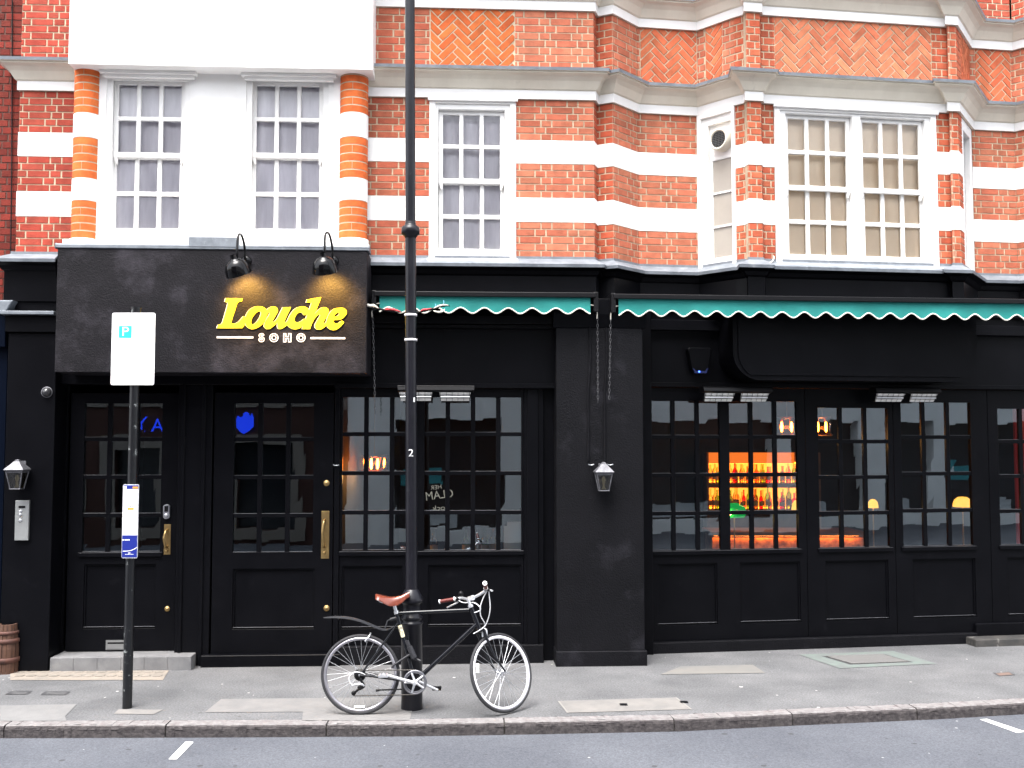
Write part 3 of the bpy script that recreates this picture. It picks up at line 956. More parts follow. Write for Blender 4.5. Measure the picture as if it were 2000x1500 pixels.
# ================================================================== PUB BUILDING: BLACK GROUND FLOOR
zl_ = lambda y, px=560, v=.05: L.z(y, px, v)
def leaf(name, fr, v, outer, glaz, panels, parent=pub, label=None, t=.05, bar=.044, sill=True, proud=.0):
    """a black timber leaf: outer rect, glazed rects with (rect, columns, rows), sunk lower panels"""
    m = MB()
    holes = [g[0] for g in glaz] + list(panels)
    m.slab(fr, *outer, v, v + t, holes)
    for p in panels:
        m.box(fr, p[0] - .01, p[1] + .01, v + .026, v + .048, p[2] - .01, p[3] + .01)
        w = .016
        m.slab(fr, p[0] + .001, p[1] - .001, p[2] + .001, p[3] - .001, v + .012, v + .0255, [(p[0] + w, p[1] - w, p[2] + w, p[3] - w)])
    if sill:
        a, b = min(g[0][0] for g in glaz), max(g[0][1] for g in glaz)
        z = min(g[0][2] for g in glaz)
        m.box(fr, a - .025, b + .025, v - .022, v - .001, z - .045, z - .008)
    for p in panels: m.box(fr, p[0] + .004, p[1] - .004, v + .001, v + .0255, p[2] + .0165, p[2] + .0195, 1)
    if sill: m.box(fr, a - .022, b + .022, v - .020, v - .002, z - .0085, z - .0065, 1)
    o = m.build(name, [BLACK, LEDGELIT], parent, bevel=.0035, segs=1)
    if label: o['label'] = label
    g_ = MB(); bars = MB(); hs_0 = []
    for (r, nc, nr) in glaz:
        pw, ph_ = (r[1] - r[0] - bar * (nc - 1)) / nc, (r[3] - r[2] - bar * .85 * (nr - 1)) / nr
        hs_ = [(r[0] + i * (pw + bar), r[0] + i * (pw + bar) + pw, r[2] + j * (ph_ + bar * .85), r[2] + j * (ph_ + bar * .85) + ph_) for i in range(nc) for j in range(nr)]
        bars.slab(fr, r[0] - .004, r[1] + .004, r[2] - .004, r[3] + .004, v + .010, v + .044, hs_)
        vv = v + .028
        hs_0 += hs_
        for q in hs_:
            k = [random.uniform(-.0006, .0006) for _ in range(4)]
            g_.add([fr(q[0] - .003, vv + k[0], q[2] - .003), fr(q[1] + .003, vv + k[1], q[2] - .003), fr(q[1] + .003, vv + k[2], q[3] + .003), fr(q[0] - .003, vv + k[3], q[3] + .003)], [(0, 1, 2, 3)])
    for q in hs_0: bars.box(fr, q[0] + .001, q[1] - .001, v + .012, v + .027, q[2] - .0005, q[2] + .0035, 1)  # pale strip painting the light along the bottom of each pane
    bars.build('glazing_bars', [BLACK, LEDGELIT], o, bevel=.004, segs=1)
    g_.build('pane', GLASS, o)
    return o
front = MB()
# left pilaster with its capital, entablature block over it
VP = -.12
pa, pb = L.u(8, 950, VP), L.u(103, 950, VP)
front.box(L, pa, pb, VP, .5, -.03, zl_(650, 60, VP))
front.box(L, pa - .02, pb + .0, VP - .03, .5, zl_(649, 60, VP), zl_(617, 60, VP))
front.box(L, pa - .05, pb + .0, VP - .08, .5, zl_(616, 60, VP), zl_(609, 60, VP), 1)
front.box(L, L.u(33, 560), L.u(120, 560), -.03, .5, zl_(608, 60), ZF0 + .18)
# pillar between the two stretches
pc, pd = L.u(1087, 960, -.16), L.u(1257, 960, -.16)
zc0 = L.z(641, 1170, -.16)
front.box(L, pc, pd, -.16, .6, -.03, zc0, 2)
front.poly(lambda a, b, c: L(b, a, c), [(-.16, zc0 + .001), (.3, zc0 + .001), (.3, ZF0 - .06), (-.22, ZF0 - .06), (-.21, zc0 + .13)], pc - .03, pd + .03, 0)
front.box(L, pc - .01, pd + .02, -.18, .3, -.02, .14, 2)
front.box(L, L.u(1060, 900, .1), pc + .01, .10, .5, -.02, ZF0 - .1)
front.box(L, L.u(1262), L.u(1285), .30, .6, -.02, ZF0 - .1)
# board over the left openings
zh = zl_(752)
front.box(L, L.u(100), L.u(1090), .02, .4, zh, ZF0 - .102)
front.box(L, L.u(652), L.u(1088, 750), -.02, .019, zl_(758), zl_(748))
front.box(L, L.u(720), L.u(1088, 640), -.045, .019, zl_(641), zl_(634))
front.box(L, L.u(720), L.u(1088, 640), -.07, .019, zl_(633), zl_(618))
# posts
front.box(L, L.u(346, 1000, .06), L.u(413, 1000, .06), .04, .3, 0, zh)
for x in (352, 392): front.box(L, L.u(x, 1000, .04), L.u(x + 7, 1000, .04), .022, .039, 0, zh)
front.box(L, L.u(652.5, 1000, .05), L.u(663, 1000, .05), .03, .3, 0, zh)
front.box(L, L.u(1023, 1000, .05), L.u(1062, 1000, .05), .05, .3, 0, zh)
front.box(L, L.u(1030, 1000, .02), L.u(1052, 1000, .02), .03, .049, .12, zh - .02)
front.box(L, L.u(104, 1000, .2), L.u(133, 1000, .2), .16, .4, 0, zh)
# plinths
front.box(L, L.u(392, 1283, -.03), L.u(664, 1283, -.03), -.035, .3, -.02, zl_(1279, 560, -.03))
front.box(L, L.u(664.5), L.u(1061), -.008, .3, -.02, zl_(1262, 800, 0), 2)
front.box(L, L.u(104), L.u(392), .10, .3, -.02, .10)
# right stretch: boards, plinth
front.box(R, R.u(1262, 1000, .02), 7.0, .02, .4, R.z(752, 1450), ZF0 - .102)
front.box(R, R.u(1262, 760), 7.0, -.025, .019, R.z(757, 1450), R.z(748, 1450))
front.box(R, R.u(1262, 640), 7.0, -.05, .019, R.z(648, 1450), R.z(628, 1450))
front.box(R, R.u(1262, 1270), R.u(1906, 1250), -.03, .3, -.03, R.z(1252, 1420, -.03), 2)
front.box(R, R.u(1906.5, 1250), 7.0, -.012, .3, -.03, .2, 0)
front.build('shopfront', [BLACK, LEAD, RENDER], pub, bevel=.005, segs=1)
# rounded underside of the bay, behind the awning
m = MB()
u0, u1 = R.u(1432, 690, -.40), R.u(1908, 690, -.40)
zb, zt = R.z(744, 1660, -.40), ZF0 - .1
rr = .28
pts = [(u0, zt)] + [(u0 + rr - rr * math.cos(a), zb + rr - rr * math.sin(a)) for a in [i * math.pi / 24 for i in range(13)]]
pts += [(u1 - rr + rr * math.sin(a), zb + rr - rr * math.cos(a)) for a in [i * math.pi / 24 for i in range(13)]] + [(u1, zt)]
m.poly(R, pts, -.40, .02)
m.poly(R, [(p[0] + (.05 if p[0] < (u0 + u1) / 2 else -.05), max(p[1], zb + .05) if p[1] < zt else zt) for p in pts], -.415, -.401)
m.build('bay_corbel', BLACK, pub, bevel=.004, segs=1)

def gl(fr, v, x0, x1, y0, y1, nc, nr=4): return (fr.rect(x0, y0, x1, y1, v), nc, nr)
# two doors on the left
VD1, VD2, VW1 = .12, .05, .05
d1 = leaf('door', L, VD1, (L.u(134, 1000, VD1), L.u(345, 1000, VD1), zl_(1271, 240, VD1), zl_(768, 240, VD1)), [gl(L, VD1 + .02, 164, 316, 788, 1077, 3)], [L.rect(163, 1102, 304, 1228, VD1)], sill=True)
d2 = leaf('door', L, VD2, (L.u(416, 1000, VD2), L.u(650.5, 1000, VD2), zl_(1277, 530, VD2), zl_(767, 530, VD2)), [gl(L, VD2 + .02, 457, 612.5, 788, 1078, 3)], [L.rect(454, 1111, 614, 1229, VD2)], sill=False)
def plate_handle(fr, v, r, parent, hx=0):
    m = MB()
    m.box(fr, r[0], r[1], v - .006, v - .0005, r[2], r[3])
    uc = (r[0] + r[1]) / 2 - hx
    h = r[3] - r[2]
    pts = [fr(uc, v - .004, r[3] - h * .18), fr(uc - .004, v - .05, r[3] - h * .22), fr(uc - .012, v - .07, r[3] - h * .4), fr(uc - .012, v - .07, r[2] + h * .5), fr(uc - .004, v - .05, r[2] + h * .28), fr(uc, v - .004, r[2] + h * .25)]
    m.tube(smooth3(pts, 5), .012, 8)
    m.lathe([(.0, .03), (.01, .03), (.012, .022), (.012, 0)], 12, 0, Matrix.Translation(fr(uc, v - .006, r[2] + h * .13)) @ Matrix.Rotation(fr.a, 4, 'Z') @ Matrix.Rotation(R_(90), 4, 'X'))
    return m.build('handle', BRASS, parent, bevel=.0015, segs=1)
plate_handle(L, VD2, L.rect(627.5, 998, 643, 1091, VD2), d2, .005)
plate_handle(L, VD1, L.rect(320.5, 1024, 333.5, 1083, VD1), d1)
def rose(fr, v, px, py, r, parent):
    u, z = fr.uz(px, py, v)
    m = MB()
    M = Matrix.Translation(fr(u, v, z)) @ Matrix.Rotation(fr.a, 4, 'Z') @ Matrix.Rotation(R_(90), 4, 'X')
    m.lathe([(r, 0), (r, .006), (r * .8, .010), (r * .45, .010), (r * .42, .013), (0, .013)], 20, 0, M)
    m.build('lock', BRASS, parent)
rose(L, VD2, 638, 943.5, .030, d2); rose(L, VD2, 638, 1188, .030, d2); rose(L, VD1, 327, 1189, .026, d1)
m = MB()
lr = L.rect(207, 1250, 246, 1269, VD1)
m.slab(L, lr[0], lr[1], lr[2], lr[3], VD1 - .008, VD1 - .0005, [(lr[0] + .015, lr[1] - .015, lr[2] + .02, lr[3] - .02)])
m.box(L, lr[0] + .01, lr[1] - .01, VD1 - .016, VD1 - .009, lr[2] + .012, lr[3] - .035)
m.build('letter_plate', pm('dull_steel', (.3, .3, .3), .4, metal=.7), d1)
# shop windows
wl1 = leaf('shop_window', L, VW1, (L.u(663.5, 1000, VW1), L.u(1022.5, 1000, VW1), zl_(1262, 800, 0) + .001, zl_(759, 800)),
     [gl(L, VW1 + .02, 669, 811, 776, 1074, 3), gl(L, VW1 + .02, 829, 1018, 776, 1074, 4)], [L.rect(667, 1105, 786, 1228, VW1), L.rect(836, 1103, 1018, 1223, VW1)])
VR = .04
zs = lambda y, px=1330: R.z(y, px, VR)
zg0, zg1 = zs(1074.5), zs(783)
zp0, zp1 = zs(1221), zs(1101)
zo0 = R.z(1252, 1420, -.03) + .001
zo1 = R.z(758, 1450)
ru = lambda x, y=930: R.u(x, y, VR + .02)
def rleaf(x0, x1, gls, pans, zo0=zo0, ztop=zg1, name='shop_window', z0g=zg0):
    return leaf(name, R, VR, (ru(x0), ru(x1), zo0, zo1), [((ru(a), ru(b), z0g, ztop), n, 4) for a, b, n in gls], [(ru(a, 1150), ru(b, 1150), zp0, zp1) for a, b in pans])
rleaf(1264, 1572, [(1271, 1405, 3), (1424, 1556.5, 3)], [(1283, 1400), (1444, 1562)])
rleaf(1573, 1744, [(1597.5, 1734, 3)], [(1611, 1734)], ztop=zs(795))
rleaf(1745, 1929, [(1760, 1896, 3)], [(1781, 1904)])
rleaf(1930, 2120, [(1949, 2090, 3)], [(1966, 2085)], ztop=zs(795), name='door', zo0=.19)
# steps in front of the doors
m = MB()
sa, sb_ = L.u(92, 1300, -.2), L.u(370, 1300, -.2)
for i in range(6):
    k = (sb_ - sa) / 6
    m.box(L, sa + i * k + (.003 if i else 0), sa + (i + 1) * k, -.14, .0, -.02, .128)
m.box(L, sa + .004, sb_ - .004, -.136, .28, -.02, .126)
m.build('door_step', SLATE, pub, bevel=.006, segs=2)
m = MB()
m.box(R, R.u(1906, 1255, -.2), 6.2, -.20, -.013, -.03, .075)
m.build('door_step', pm('dark_step', (.03, .03, .03), .7, c2=(.06, .055, .05), scale=8, dirt=(.35, .33, .3), dscale=7, dlo=.6, dhi=.75), pub, bevel=.01)
m = MB()
lr = R.rect(1978, 1215, 2010, 1236, VR)
m.slab(R, *lr, VR - .008, VR - .0005, [(lr[0] + .02, lr[1] - .02, lr[2] + .02, lr[3] - .02)])
m.build('air_grille', DARKMETAL, pub)

# ---- dark bar room behind the glass
room = MB()
fl = [L(L.u(40), .36, 0), L(L.u(1180), .36, 0), R(-.1, .36, 0), R(6.8, .36, 0), Vector((7.4, 15.2, 0)), Vector((-5.6, 15.2, 0))]
zce = 2.80
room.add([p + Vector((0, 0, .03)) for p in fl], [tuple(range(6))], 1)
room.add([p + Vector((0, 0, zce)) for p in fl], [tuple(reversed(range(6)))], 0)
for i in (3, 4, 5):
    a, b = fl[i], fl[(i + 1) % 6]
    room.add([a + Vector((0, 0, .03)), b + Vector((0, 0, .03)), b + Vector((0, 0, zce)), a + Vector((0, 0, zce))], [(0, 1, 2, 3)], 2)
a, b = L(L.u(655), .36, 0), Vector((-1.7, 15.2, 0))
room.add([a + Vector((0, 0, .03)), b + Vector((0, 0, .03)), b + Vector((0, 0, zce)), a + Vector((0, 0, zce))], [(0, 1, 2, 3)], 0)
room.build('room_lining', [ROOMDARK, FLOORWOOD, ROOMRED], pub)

# ================================================================== NEIGHBOUR ON THE LEFT
nb = thing('brick_house', 'dark red brick house with a navy shopfront, cut off at the left edge', 'building', (-5.2, 9.6, 0))
m = MB()
n0, n1 = L.u(36) - 2.2, L.u(36, 300) - .004
NV = .16
m.box(L, n0, n1 + .01, NV, .5, L.z(590), ZUP, 1)
bricks(m, L, n0 + .9, n1, L.z(590), ZUP, NV, int((ZUP - L.z(590)) / .071), OLD, spread=.35)
m.build('brick_wall', [BRICK, MORTAR2], nb)
NAVY = pm('navy_paint', (.0012, .0028, .008), .4, spec=.06)
m = MB()
m.box(L, n0, L.u(9, 900, -.05), -.05, .5, 0, L.z(640, 0))
m.box(L, n0, L.u(12, 650, -.10), -.12, .5, L.z(680, 0) + .001, L.z(618, 0))
m.build('shopfront', NAVY, nb, bevel=.006)
m = MB()
m.poly(L, [(n0, L.z(617, 0)), (L.u(14), L.z(616, 0)), (L.u(31), L.z(590, 20)), (n0, L.z(590, 20))], -.14, .3)
m.build('lead_flashing', LEAD, nb, bevel=.01)
m = MB()
m.tube(smooth3([L.pt(24, 0, .14), L.pt(23, 300, .14), L.pt(21, 480, .12), L.pt(20, 560, .1), L.pt(26, 598, .0), L.pt(46, 612, -.06)], 6), .006, 6)
m.build('wall_cable', DARKMETAL, nb)

# ================================================================== SIGN BOARD
VS = -.46
bx0, bx1 = L.u(109.5, 600, VS), L.u(716.5, 610, VS)
bz0, bz1 = L.z(728, 410, VS), L.z(487.5, 410, VS)
sign = thing('pub_sign', 'large black box sign over the doors with yellow and white lettering', 'sign', tuple(L((bx0 + bx1) / 2, -.2, bz0)))
m = MB()
m.box(L, bx0, bx1, VS, .019, bz0, bz1)
m.build('sign_box', SIGNBOX, sign, bevel=.006)
m = MB()
m.poly(lambda a, b, c: L(b, a, c), [(VS - .012, bz1 + .002), (VS - .012, bz1 + .035), (VS + .0, bz1 + .045), (-.30, bz1 + .06), (-.30, bz1 + .002)], bx0 - .02, bx1 + .015)
qa, qb, qc, qd = L.rect(369, 463, 468, 482, VS)
m.box(L, qa, qb, VS - .016, VS - .004, bz1 + .02, qd)
m.build('lead_capping', LEAD, sign, bevel=.006)
def sg(X, Y, dx=0.0): return L.uz(420 + (X + dx) / 14.2857, 575 + Y / 14.2857, VS)
BX = 1857.1
GL = {
 'L': ([(300,108,1),(775,118,1),(745,195,1),(660,215),(622,250,1),(600,320),(500,640),(450,800,1),(490,818),(560,815),(650,770),(720,700),(790,615,1),(862,628,1),(855,720),(820,860),(770,945,1),(50,945,1),(85,850,1),(150,840),(195,810,1),(225,730),(300,480),(362,250,1),(335,220),(270,203,1)], []),
 'o': ([(1210,335),(1320,345),(1400,390),(1445,450),(1455,530),(1435,620),(1390,740),(1310,850),(1200,930),(1080,970),(980,960),(900,910),(848,830),(838,740),(850,640),(890,540),(960,440),(1060,370),(1130,345)], [[(1255,468),(1285,500),(1280,560),(1240,660),(1180,750),(1110,820),(1060,838),(1020,820),(1012,770),(1030,690),(1080,600),(1150,520),(1205,480)]]),
 'u': ([(1420,452,1),(1480,400),(1550,360),(1640,342),(1720,362),(1758,420),(1750,490),(1700,590),(1640,690),(1606,755),(1620,776,1),(1660,755),(1715,700),(1785,575),(1890,362,1),(2122,357,1),(2090,440),(2000,620),(1940,755,1),(1955,788),(1990,770),(2040,710,1),(2050,820),(1965,900),(1890,950),(1820,973),(1765,950),(1740,890),(1742,780,1),(1680,850),(1600,920),(1520,965),(1450,970),(1395,930),(1368,870),(1390,790),(1440,690),(1500,590),(1530,530),(1512,508),(1470,540),(1435,590,1)], []),
 'c': ([(BX+715,560,1),(BX+640,582),(BX+600,555),(BX+560,512),(BX+500,505),(BX+440,545),(BX+390,620),(BX+365,700),(BX+380,755),(BX+430,781),(BX+500,770),(BX+570,730),(BX+625,690),(BX+690,680,1),(BX+680,790,1),(BX+610,860),(BX+540,930),(BX+460,965),(BX+380,978),(BX+290,960),(BX+210,910),(BX+165,850),(BX+158,760),(BX+190,670),(BX+240,570),(BX+310,470),(BX+400,390),(BX+500,350),(BX+590,340),(BX+680,355),(BX+740,400),(BX+785,450,1)], []),
 'h': ([(BX+685,230,1),(BX+710,150,1),(BX+1105,85,1),(BX+1060,210),(BX+920,560,1),(BX+1000,460),(BX+1090,390),(BX+1190,362),(BX+1280,388),(BX+1310,455),(BX+1290,535),(BX+1230,660),(BX+1178,770),(BX+1192,812,1),(BX+1240,780),(BX+1285,700,1),(BX+1290,830,1),(BX+1190,930),(BX+1100,980),(BX+1010,985),(BX+945,940),(BX+928,870),(BX+960,790),(BX+1020,690),(BX+1070,600),(BX+1078,570),(BX+1040,562),(BX+960,630),(BX+890,740),(BX+835,860),(BX+798,970,1),(BX+570,970,1),(BX+620,830),(BX+835,250,1),(BX+810,224),(BX+750,226)], []),
 'e': ([(BX+1720,385),(BX+1790,420),(BX+1820,480),(BX+1810,560),(BX+1760,630),(BX+1680,690),(BX+1580,715),(BX+1445,718,1),(BX+1455,770),(BX+1500,808),(BX+1555,812),(BX+1610,790),(BX+1650,755),(BX+1695,738),(BX+1745,775),(BX+1700,850),(BX+1620,930),(BX+1530,985),(BX+1430,1000),(BX+1340,970),(BX+1280,910),(BX+1253,830),(BX+1260,720),(BX+1290,620),(BX+1350,510),(BX+1430,430),(BX+1530,390),(BX+1630,378)], [[(BX+1600,520),(BX+1607,555),(BX+1560,603),(BX+1462,635),(BX+1490,580),(BX+1540,527),(BX+1575,512)]]),
}
for i, (k, (o, hs_)) in enumerate(GL.items()):
    oo = [sg(x, y) for x, y in catmull(o, 4)][::-1]
    hh = [[sg(x, y) for x, y in catmull(h, 4)] for h in hs_]
    e = .0006 * (i % 2) + .0012 * (i // 2)
    m = MB()
    m.poly(L, oo, VS - .008 - e, VS - .004 - e, 0, holes=hh)
    ow = [sg(x, y, -16) for x, y in catmull(o, 4)][::-1]
    hw = [[sg(x, y, -16) for x, y in catmull(h, 4)] for h in hs_]
    m.poly(L, ow, VS - .0035 + .0003 * i, VS - .0003, 1, holes=hw)
    m.build('sign_letter', [YEL, SIGNWHITE], sign)
def ring(m, cx, cy, rx, ry, w=.010, n=28):
    m.ribbon(L, [sg(cx + rx * math.cos(2 * math.pi * i / n), cy - ry * math.sin(2 * math.pi * i / n)) for i in range(n)], w, VS - .004, VS - .0005)
W_ = .0078
for cx in (1643, BX + 541):
    m = MB(); ring(m, cx, 1208, 115, 112, W_); ring(m, cx, 1208, 58, 58, W_); m.build('place_letter', SIGNWHITE, sign)
m = MB()
S_ = [(1372,1135),(1340,1102),(1300,1092),(1250,1105),(1228,1145),(1240,1185),(1290,1215),(1318,1235),(1322,1262),(1300,1275),(1270,1262),(1250,1232),(1222,1240),(1225,1285),(1260,1318),(1305,1324),(1355,1305),(1375,1260),(1365,1215),(1320,1180),(1285,1160),(1280,1140),(1300,1130),(1330,1150)]
m.ribbon(L, [sg(x, y) for x, y in S_], W_ * .9, VS - .004, VS - .0005); m.build('place_letter', SIGNWHITE, sign)
m = MB()
H0 = BX + 60
hp = [(0,1095),(60,1095),(60,1180),(135,1180),(135,1095),(200,1095),(200,1325),(135,1325),(135,1232),(60,1232),(60,1325),(0,1325)]
hp = [sg(H0 + x, y) for x, y in hp]
for i in range(12):
    a, b = hp[i], hp[(i + 1) % 12]
    k = W_ / 2
    m.box(L, min(a[0], b[0]) - k, max(a[0], b[0]) + k, VS - .004 - .0002 * (i % 2), VS - .0005, min(a[1], b[1]) - k, max(a[1], b[1]) + k)
m.build('place_letter', SIGNWHITE, sign)
for x0, x1, y in ((50, 1070, 1200), (BX + 805, BX + 1775, 1223)):
    m = MB(); a, b = sg(x0, y - 4), sg(x1, y + 2); k = .0085
    m.box(L, a[0], b[0], VS - .004, VS - .0005, (a[1] + b[1]) / 2 - k, (a[1] + b[1]) / 2 + k)
    m.build('sign_rule', SIGNWHITE, sign)

# ---- gooseneck lamps over the lettering
def gooseneck(label, sx, sy, mx, tilt, top):
    """shade centre pixel, mount pixel, sideways tilt"""
    V0 = VS - .24
    us, zs_ = L.uz(sx, sy, V0)
    um, zm = L.uz(mx, 510, VS)
    root = thing('sign_lamp', label, 'lamp', tuple(L(um, VS, zm)), 0, 'gooseneck lamps over the pub name')
    m = MB()
    zt_ = L.z(top, sx, V0 + .1)
    pts = [L(um, VS - .003, zm), L(um, VS - .06, zm + .01), L(um, VS - .075, zm + .10), L(um + (us - um) * .3, VS - .10, zt_ - .03), L(um + (us - um) * .6, VS - .16, zt_ + .01), L(us, V0 + .02, zt_ - .02), L(us, V0 - .01, zs_ + .16), L(us, V0, zs_ + .09)]
    m.tube(smooth3(pts, 7), .011, 10)
    m.build('gooseneck_arm', GLOSSBLACK, root)
    m = MB()
    Mb = Matrix.Translation(L(um, VS, zm)) @ Matrix.Rotation(L.a, 4, 'Z') @ Matrix.Rotation(R_(90), 4, 'X')
    m.lathe([(.05, 0), (.05, .012), (.03, .025), (.0, .027)], 20, 0, Mb)
    m.build('wall_plate', GLOSSBLACK, root)
    Ms = Matrix.Translation(L(us, V0, zs_)) @ Matrix.Rotation(L.a, 4, 'Z') @ Matrix.Rotation(R_(tilt), 4, 'Y') @ Matrix.Rotation(R_(24), 4, 'X')
    m = MB()
    outer = [(.022, .125), (.026, .10), (.03, .088), (.055, .078), (.08, .06), (.10, .03), (.112, -.01), (.118, -.055)]
    inner = [(.114, -.055), (.107, -.01), (.095, .026), (.075, .052), (.0, .07)]
    m.lathe(outer, 32, 0, Ms)
    m.lathe([outer[-1], inner[0]], 32, 0, Ms)
    m.lathe(inner, 32, 1, Ms)
    m.build('lamp_shade', [GLOSSBLACK, pm('shade_inside', (.7, .66, .55), .5)], root)
    m = MB()
    m.lathe([(0, .04), (.016, .035), (.03, .0), (.026, -.025), (0, -.038)], 16, 0, Ms)
    m.build('bulb', BULB, root)
    ld = bpy.data.lights.new('sign_lamp_light', 'SPOT')
    ld.energy = 15; ld.color = (1, .53, .10); ld.spot_size = R_(110); ld.spot_blend = .9; ld.shadow_soft_size = .03
    lo = bpy.data.objects.new('sign_lamp_light', ld)
    col.objects.link(lo); lo.parent = root
    p = Ms @ Vector((0, 0, -.05))
    lo.location = p - root.location
    tgt = L(us + math.sin(R_(-tilt)) * .25 * -1 * -1, VS, zs_ - .25)
    lo.rotation_euler = (p - tgt).to_track_quat('Z', 'Y').to_euler()
    return root
gooseneck('glossy black gooseneck lamp above the start of the yellow name', 463, 524, 481, -16, 461)
gooseneck('glossy black gooseneck lamp nearer the right end of the box sign', 634, 520, 651, -6, 458)

# ================================================================== AWNINGS
def awning(fr, v, u0, u1, zt, zb, period, label, loc, ph=0.0, ends=(True, True), vw=.3):
    root = thing('awning', label, 'awning', loc, 0, 'green scalloped awnings')
    m = MB()
    m.box(fr, u0 - .05, u1 + .05, v - .01, v + .12, zt - .005, zt + .042)
    m.box(fr, u0 - .02, u1 + .02, v + .121, v + vw, zt + .0, zt + .035)
    for u in (u0 - .075, u1 + .03):
        m.box(fr, u, u + .045, v, v + vw, zt - .14, zt + .05)
    m.build('cassette', DARKMETAL, root, bevel=.006)
    val, tr = MB(), MB()
    n = max(20, int((u1 - u0) / .012))
    ups, los, edge = [], [], []
    A = (zt - zb) * .165
    for i in range(n + 1):
        u = u0 + (u1 - u0) * i / n
        w = .006 * math.sin(u * 5.3) + .003 * math.sin(u * 13)
        zz = zb + A * (1 - math.cos(2 * math.pi * (u - u0 + ph) / period))
        ups.append(fr(u, v + .02, zt - .004)); los.append(fr(u, v + .02 + w, zz)); edge.append(fr(u, v + .02 + w, zz))
    mids = [a.lerp(b, .5) + fr.dv * .002 for a, b in zip(ups, los)]
    k = n + 1
    th = fr.dv * .004
    for sgn, off in ((1, Vector((0, 0, 0))), (-1, th)):
        vs_ = [p + off for p in ups + mids + los]
        fs = []
        for r in range(2):
            for i in range(n):
                f = (r * k + i, (r + 1) * k + i, (r + 1) * k + i + 1, r * k + i + 1)
                fs.append(f if sgn > 0 else tuple(reversed(f)))
        val.add(vs_, fs, smooth=True)
    val.build('valance', GREEN, root)
    tr.tube(edge, .0072, 6)
    tr.build('valance_trim', TRIM, root)
    for u, s in ((u0 - .05, 1), (u1 + .045, -1)):
        m = MB()
        m.tube(smooth3([fr(u + s * .05, v + .04, zt - .07), fr(u + s * .01, v + .03, zt - .08), fr(u - s * .02, v + .03, zt - .13), fr(u - s * .022, v + .05, zt - .2)], 5), .005, 6)
        m.build('pull_cord', TRIM, root)
    return root
VA = -.34
za, zb_ = L.z(578.5, 940, VA), L.z(611.5, 940, VA)
awning(L, VA, L.u(741, 590, VA), L.u(1153.5, 590, VA), za, zb_, .2265, 'short green awning behind the lamp post with a torn white edged valance', tuple(L(L.u(940), VA, za)), ph=.03)
zA = AW.z(583.5, 1300)
zB = AW.z(617.5, 1300)
awning(AW, 0, AW.u(1209, 600), AW.u(2080, 600), zA, zB, .2180, 'long green awning with a scalloped white edge over the folding windows', tuple(AW(2, 0, zA)), ph=.02, vw=.34)
m = MB()
a, b, c, d = R.rect(1880, 549, 1896, 580, -.1)
# torn strip of trim hanging off the short awning
torn = MB()
def tstrip(pts, w, mt):
    ps = smooth3([L.pt(px, py, v) for px, py, v in pts], 6)
    torn.tube(ps, [w * (1 - .75 * abs(2 * i / (len(ps) - 1) - 1) ** 2) for i in range(len(ps))], 6, mt)
V3 = VA - .06
tstrip([(706, 598, V3), (720, 600, V3), (735, 602, V3), (742, 603.5, V3), (752, 606, V3), (770, 609, V3), (786, 610, V3)], .011, 1)
tstrip([(705, 596.5, V3 - .01), (714, 595, V3 - .01), (722, 597, V3 - .01), (731, 597.5, V3 - .01), (739, 602, V3 - .01)], .015, 0)
tstrip([(752, 605, V3 - .01), (758, 604, V3 - .01), (766, 604, V3 - .01), (774, 606, V3 - .01), (783, 609, V3 - .01)], .012, 2)
tstrip([(805, 610, V3), (822, 609, V3), (842, 604, V3), (858, 599, V3), (872, 597, V3), (879, 598, V3)], .011, 1)
tstrip([(821, 608, V3 - .01), (826, 605, V3 - .01), (835, 604, V3 - .01), (843, 602, V3 - .01)], .010, 2)
tstrip([(846, 607, V3 - .01), (856, 609.5, V3 - .01), (864, 608, V3 - .01), (869, 603.5, V3 - .01)], .010, 0)
tstrip([(847, 602, V3 - .01), (856, 598, V3 - .01), (866, 595.5, V3 - .01), (876, 596, V3 - .01)], .008, 0)
for x, y in ((713.5, 592.5), (730.5, 595.5), (760, 600), (851, 595), (867, 588)):
    tstrip([(x - 1, y + 6, V3 - .01), (x, y + 2, V3 - .01), (x - 1, y - 2, V3 - .01)], .005, 3 if x > 840 else 0)
t_ = torn.build('torn_trim', [TRIM, DARKMETAL, pm('red_cloth', (.5, .05, .06), .8), pm('pale_blue_cord', (.2, .5, .7), .7)])
tag(t_, 'torn white, red and black strip dangling from the short awning behind the lamp post', 'trim strip')

# ================================================================== THINGS ON THE FRONT
def local_frame(fr, px, py, v):
    u, z = fr.uz(px, py, v)
    return tuple(fr(u, v, z)), fr.a
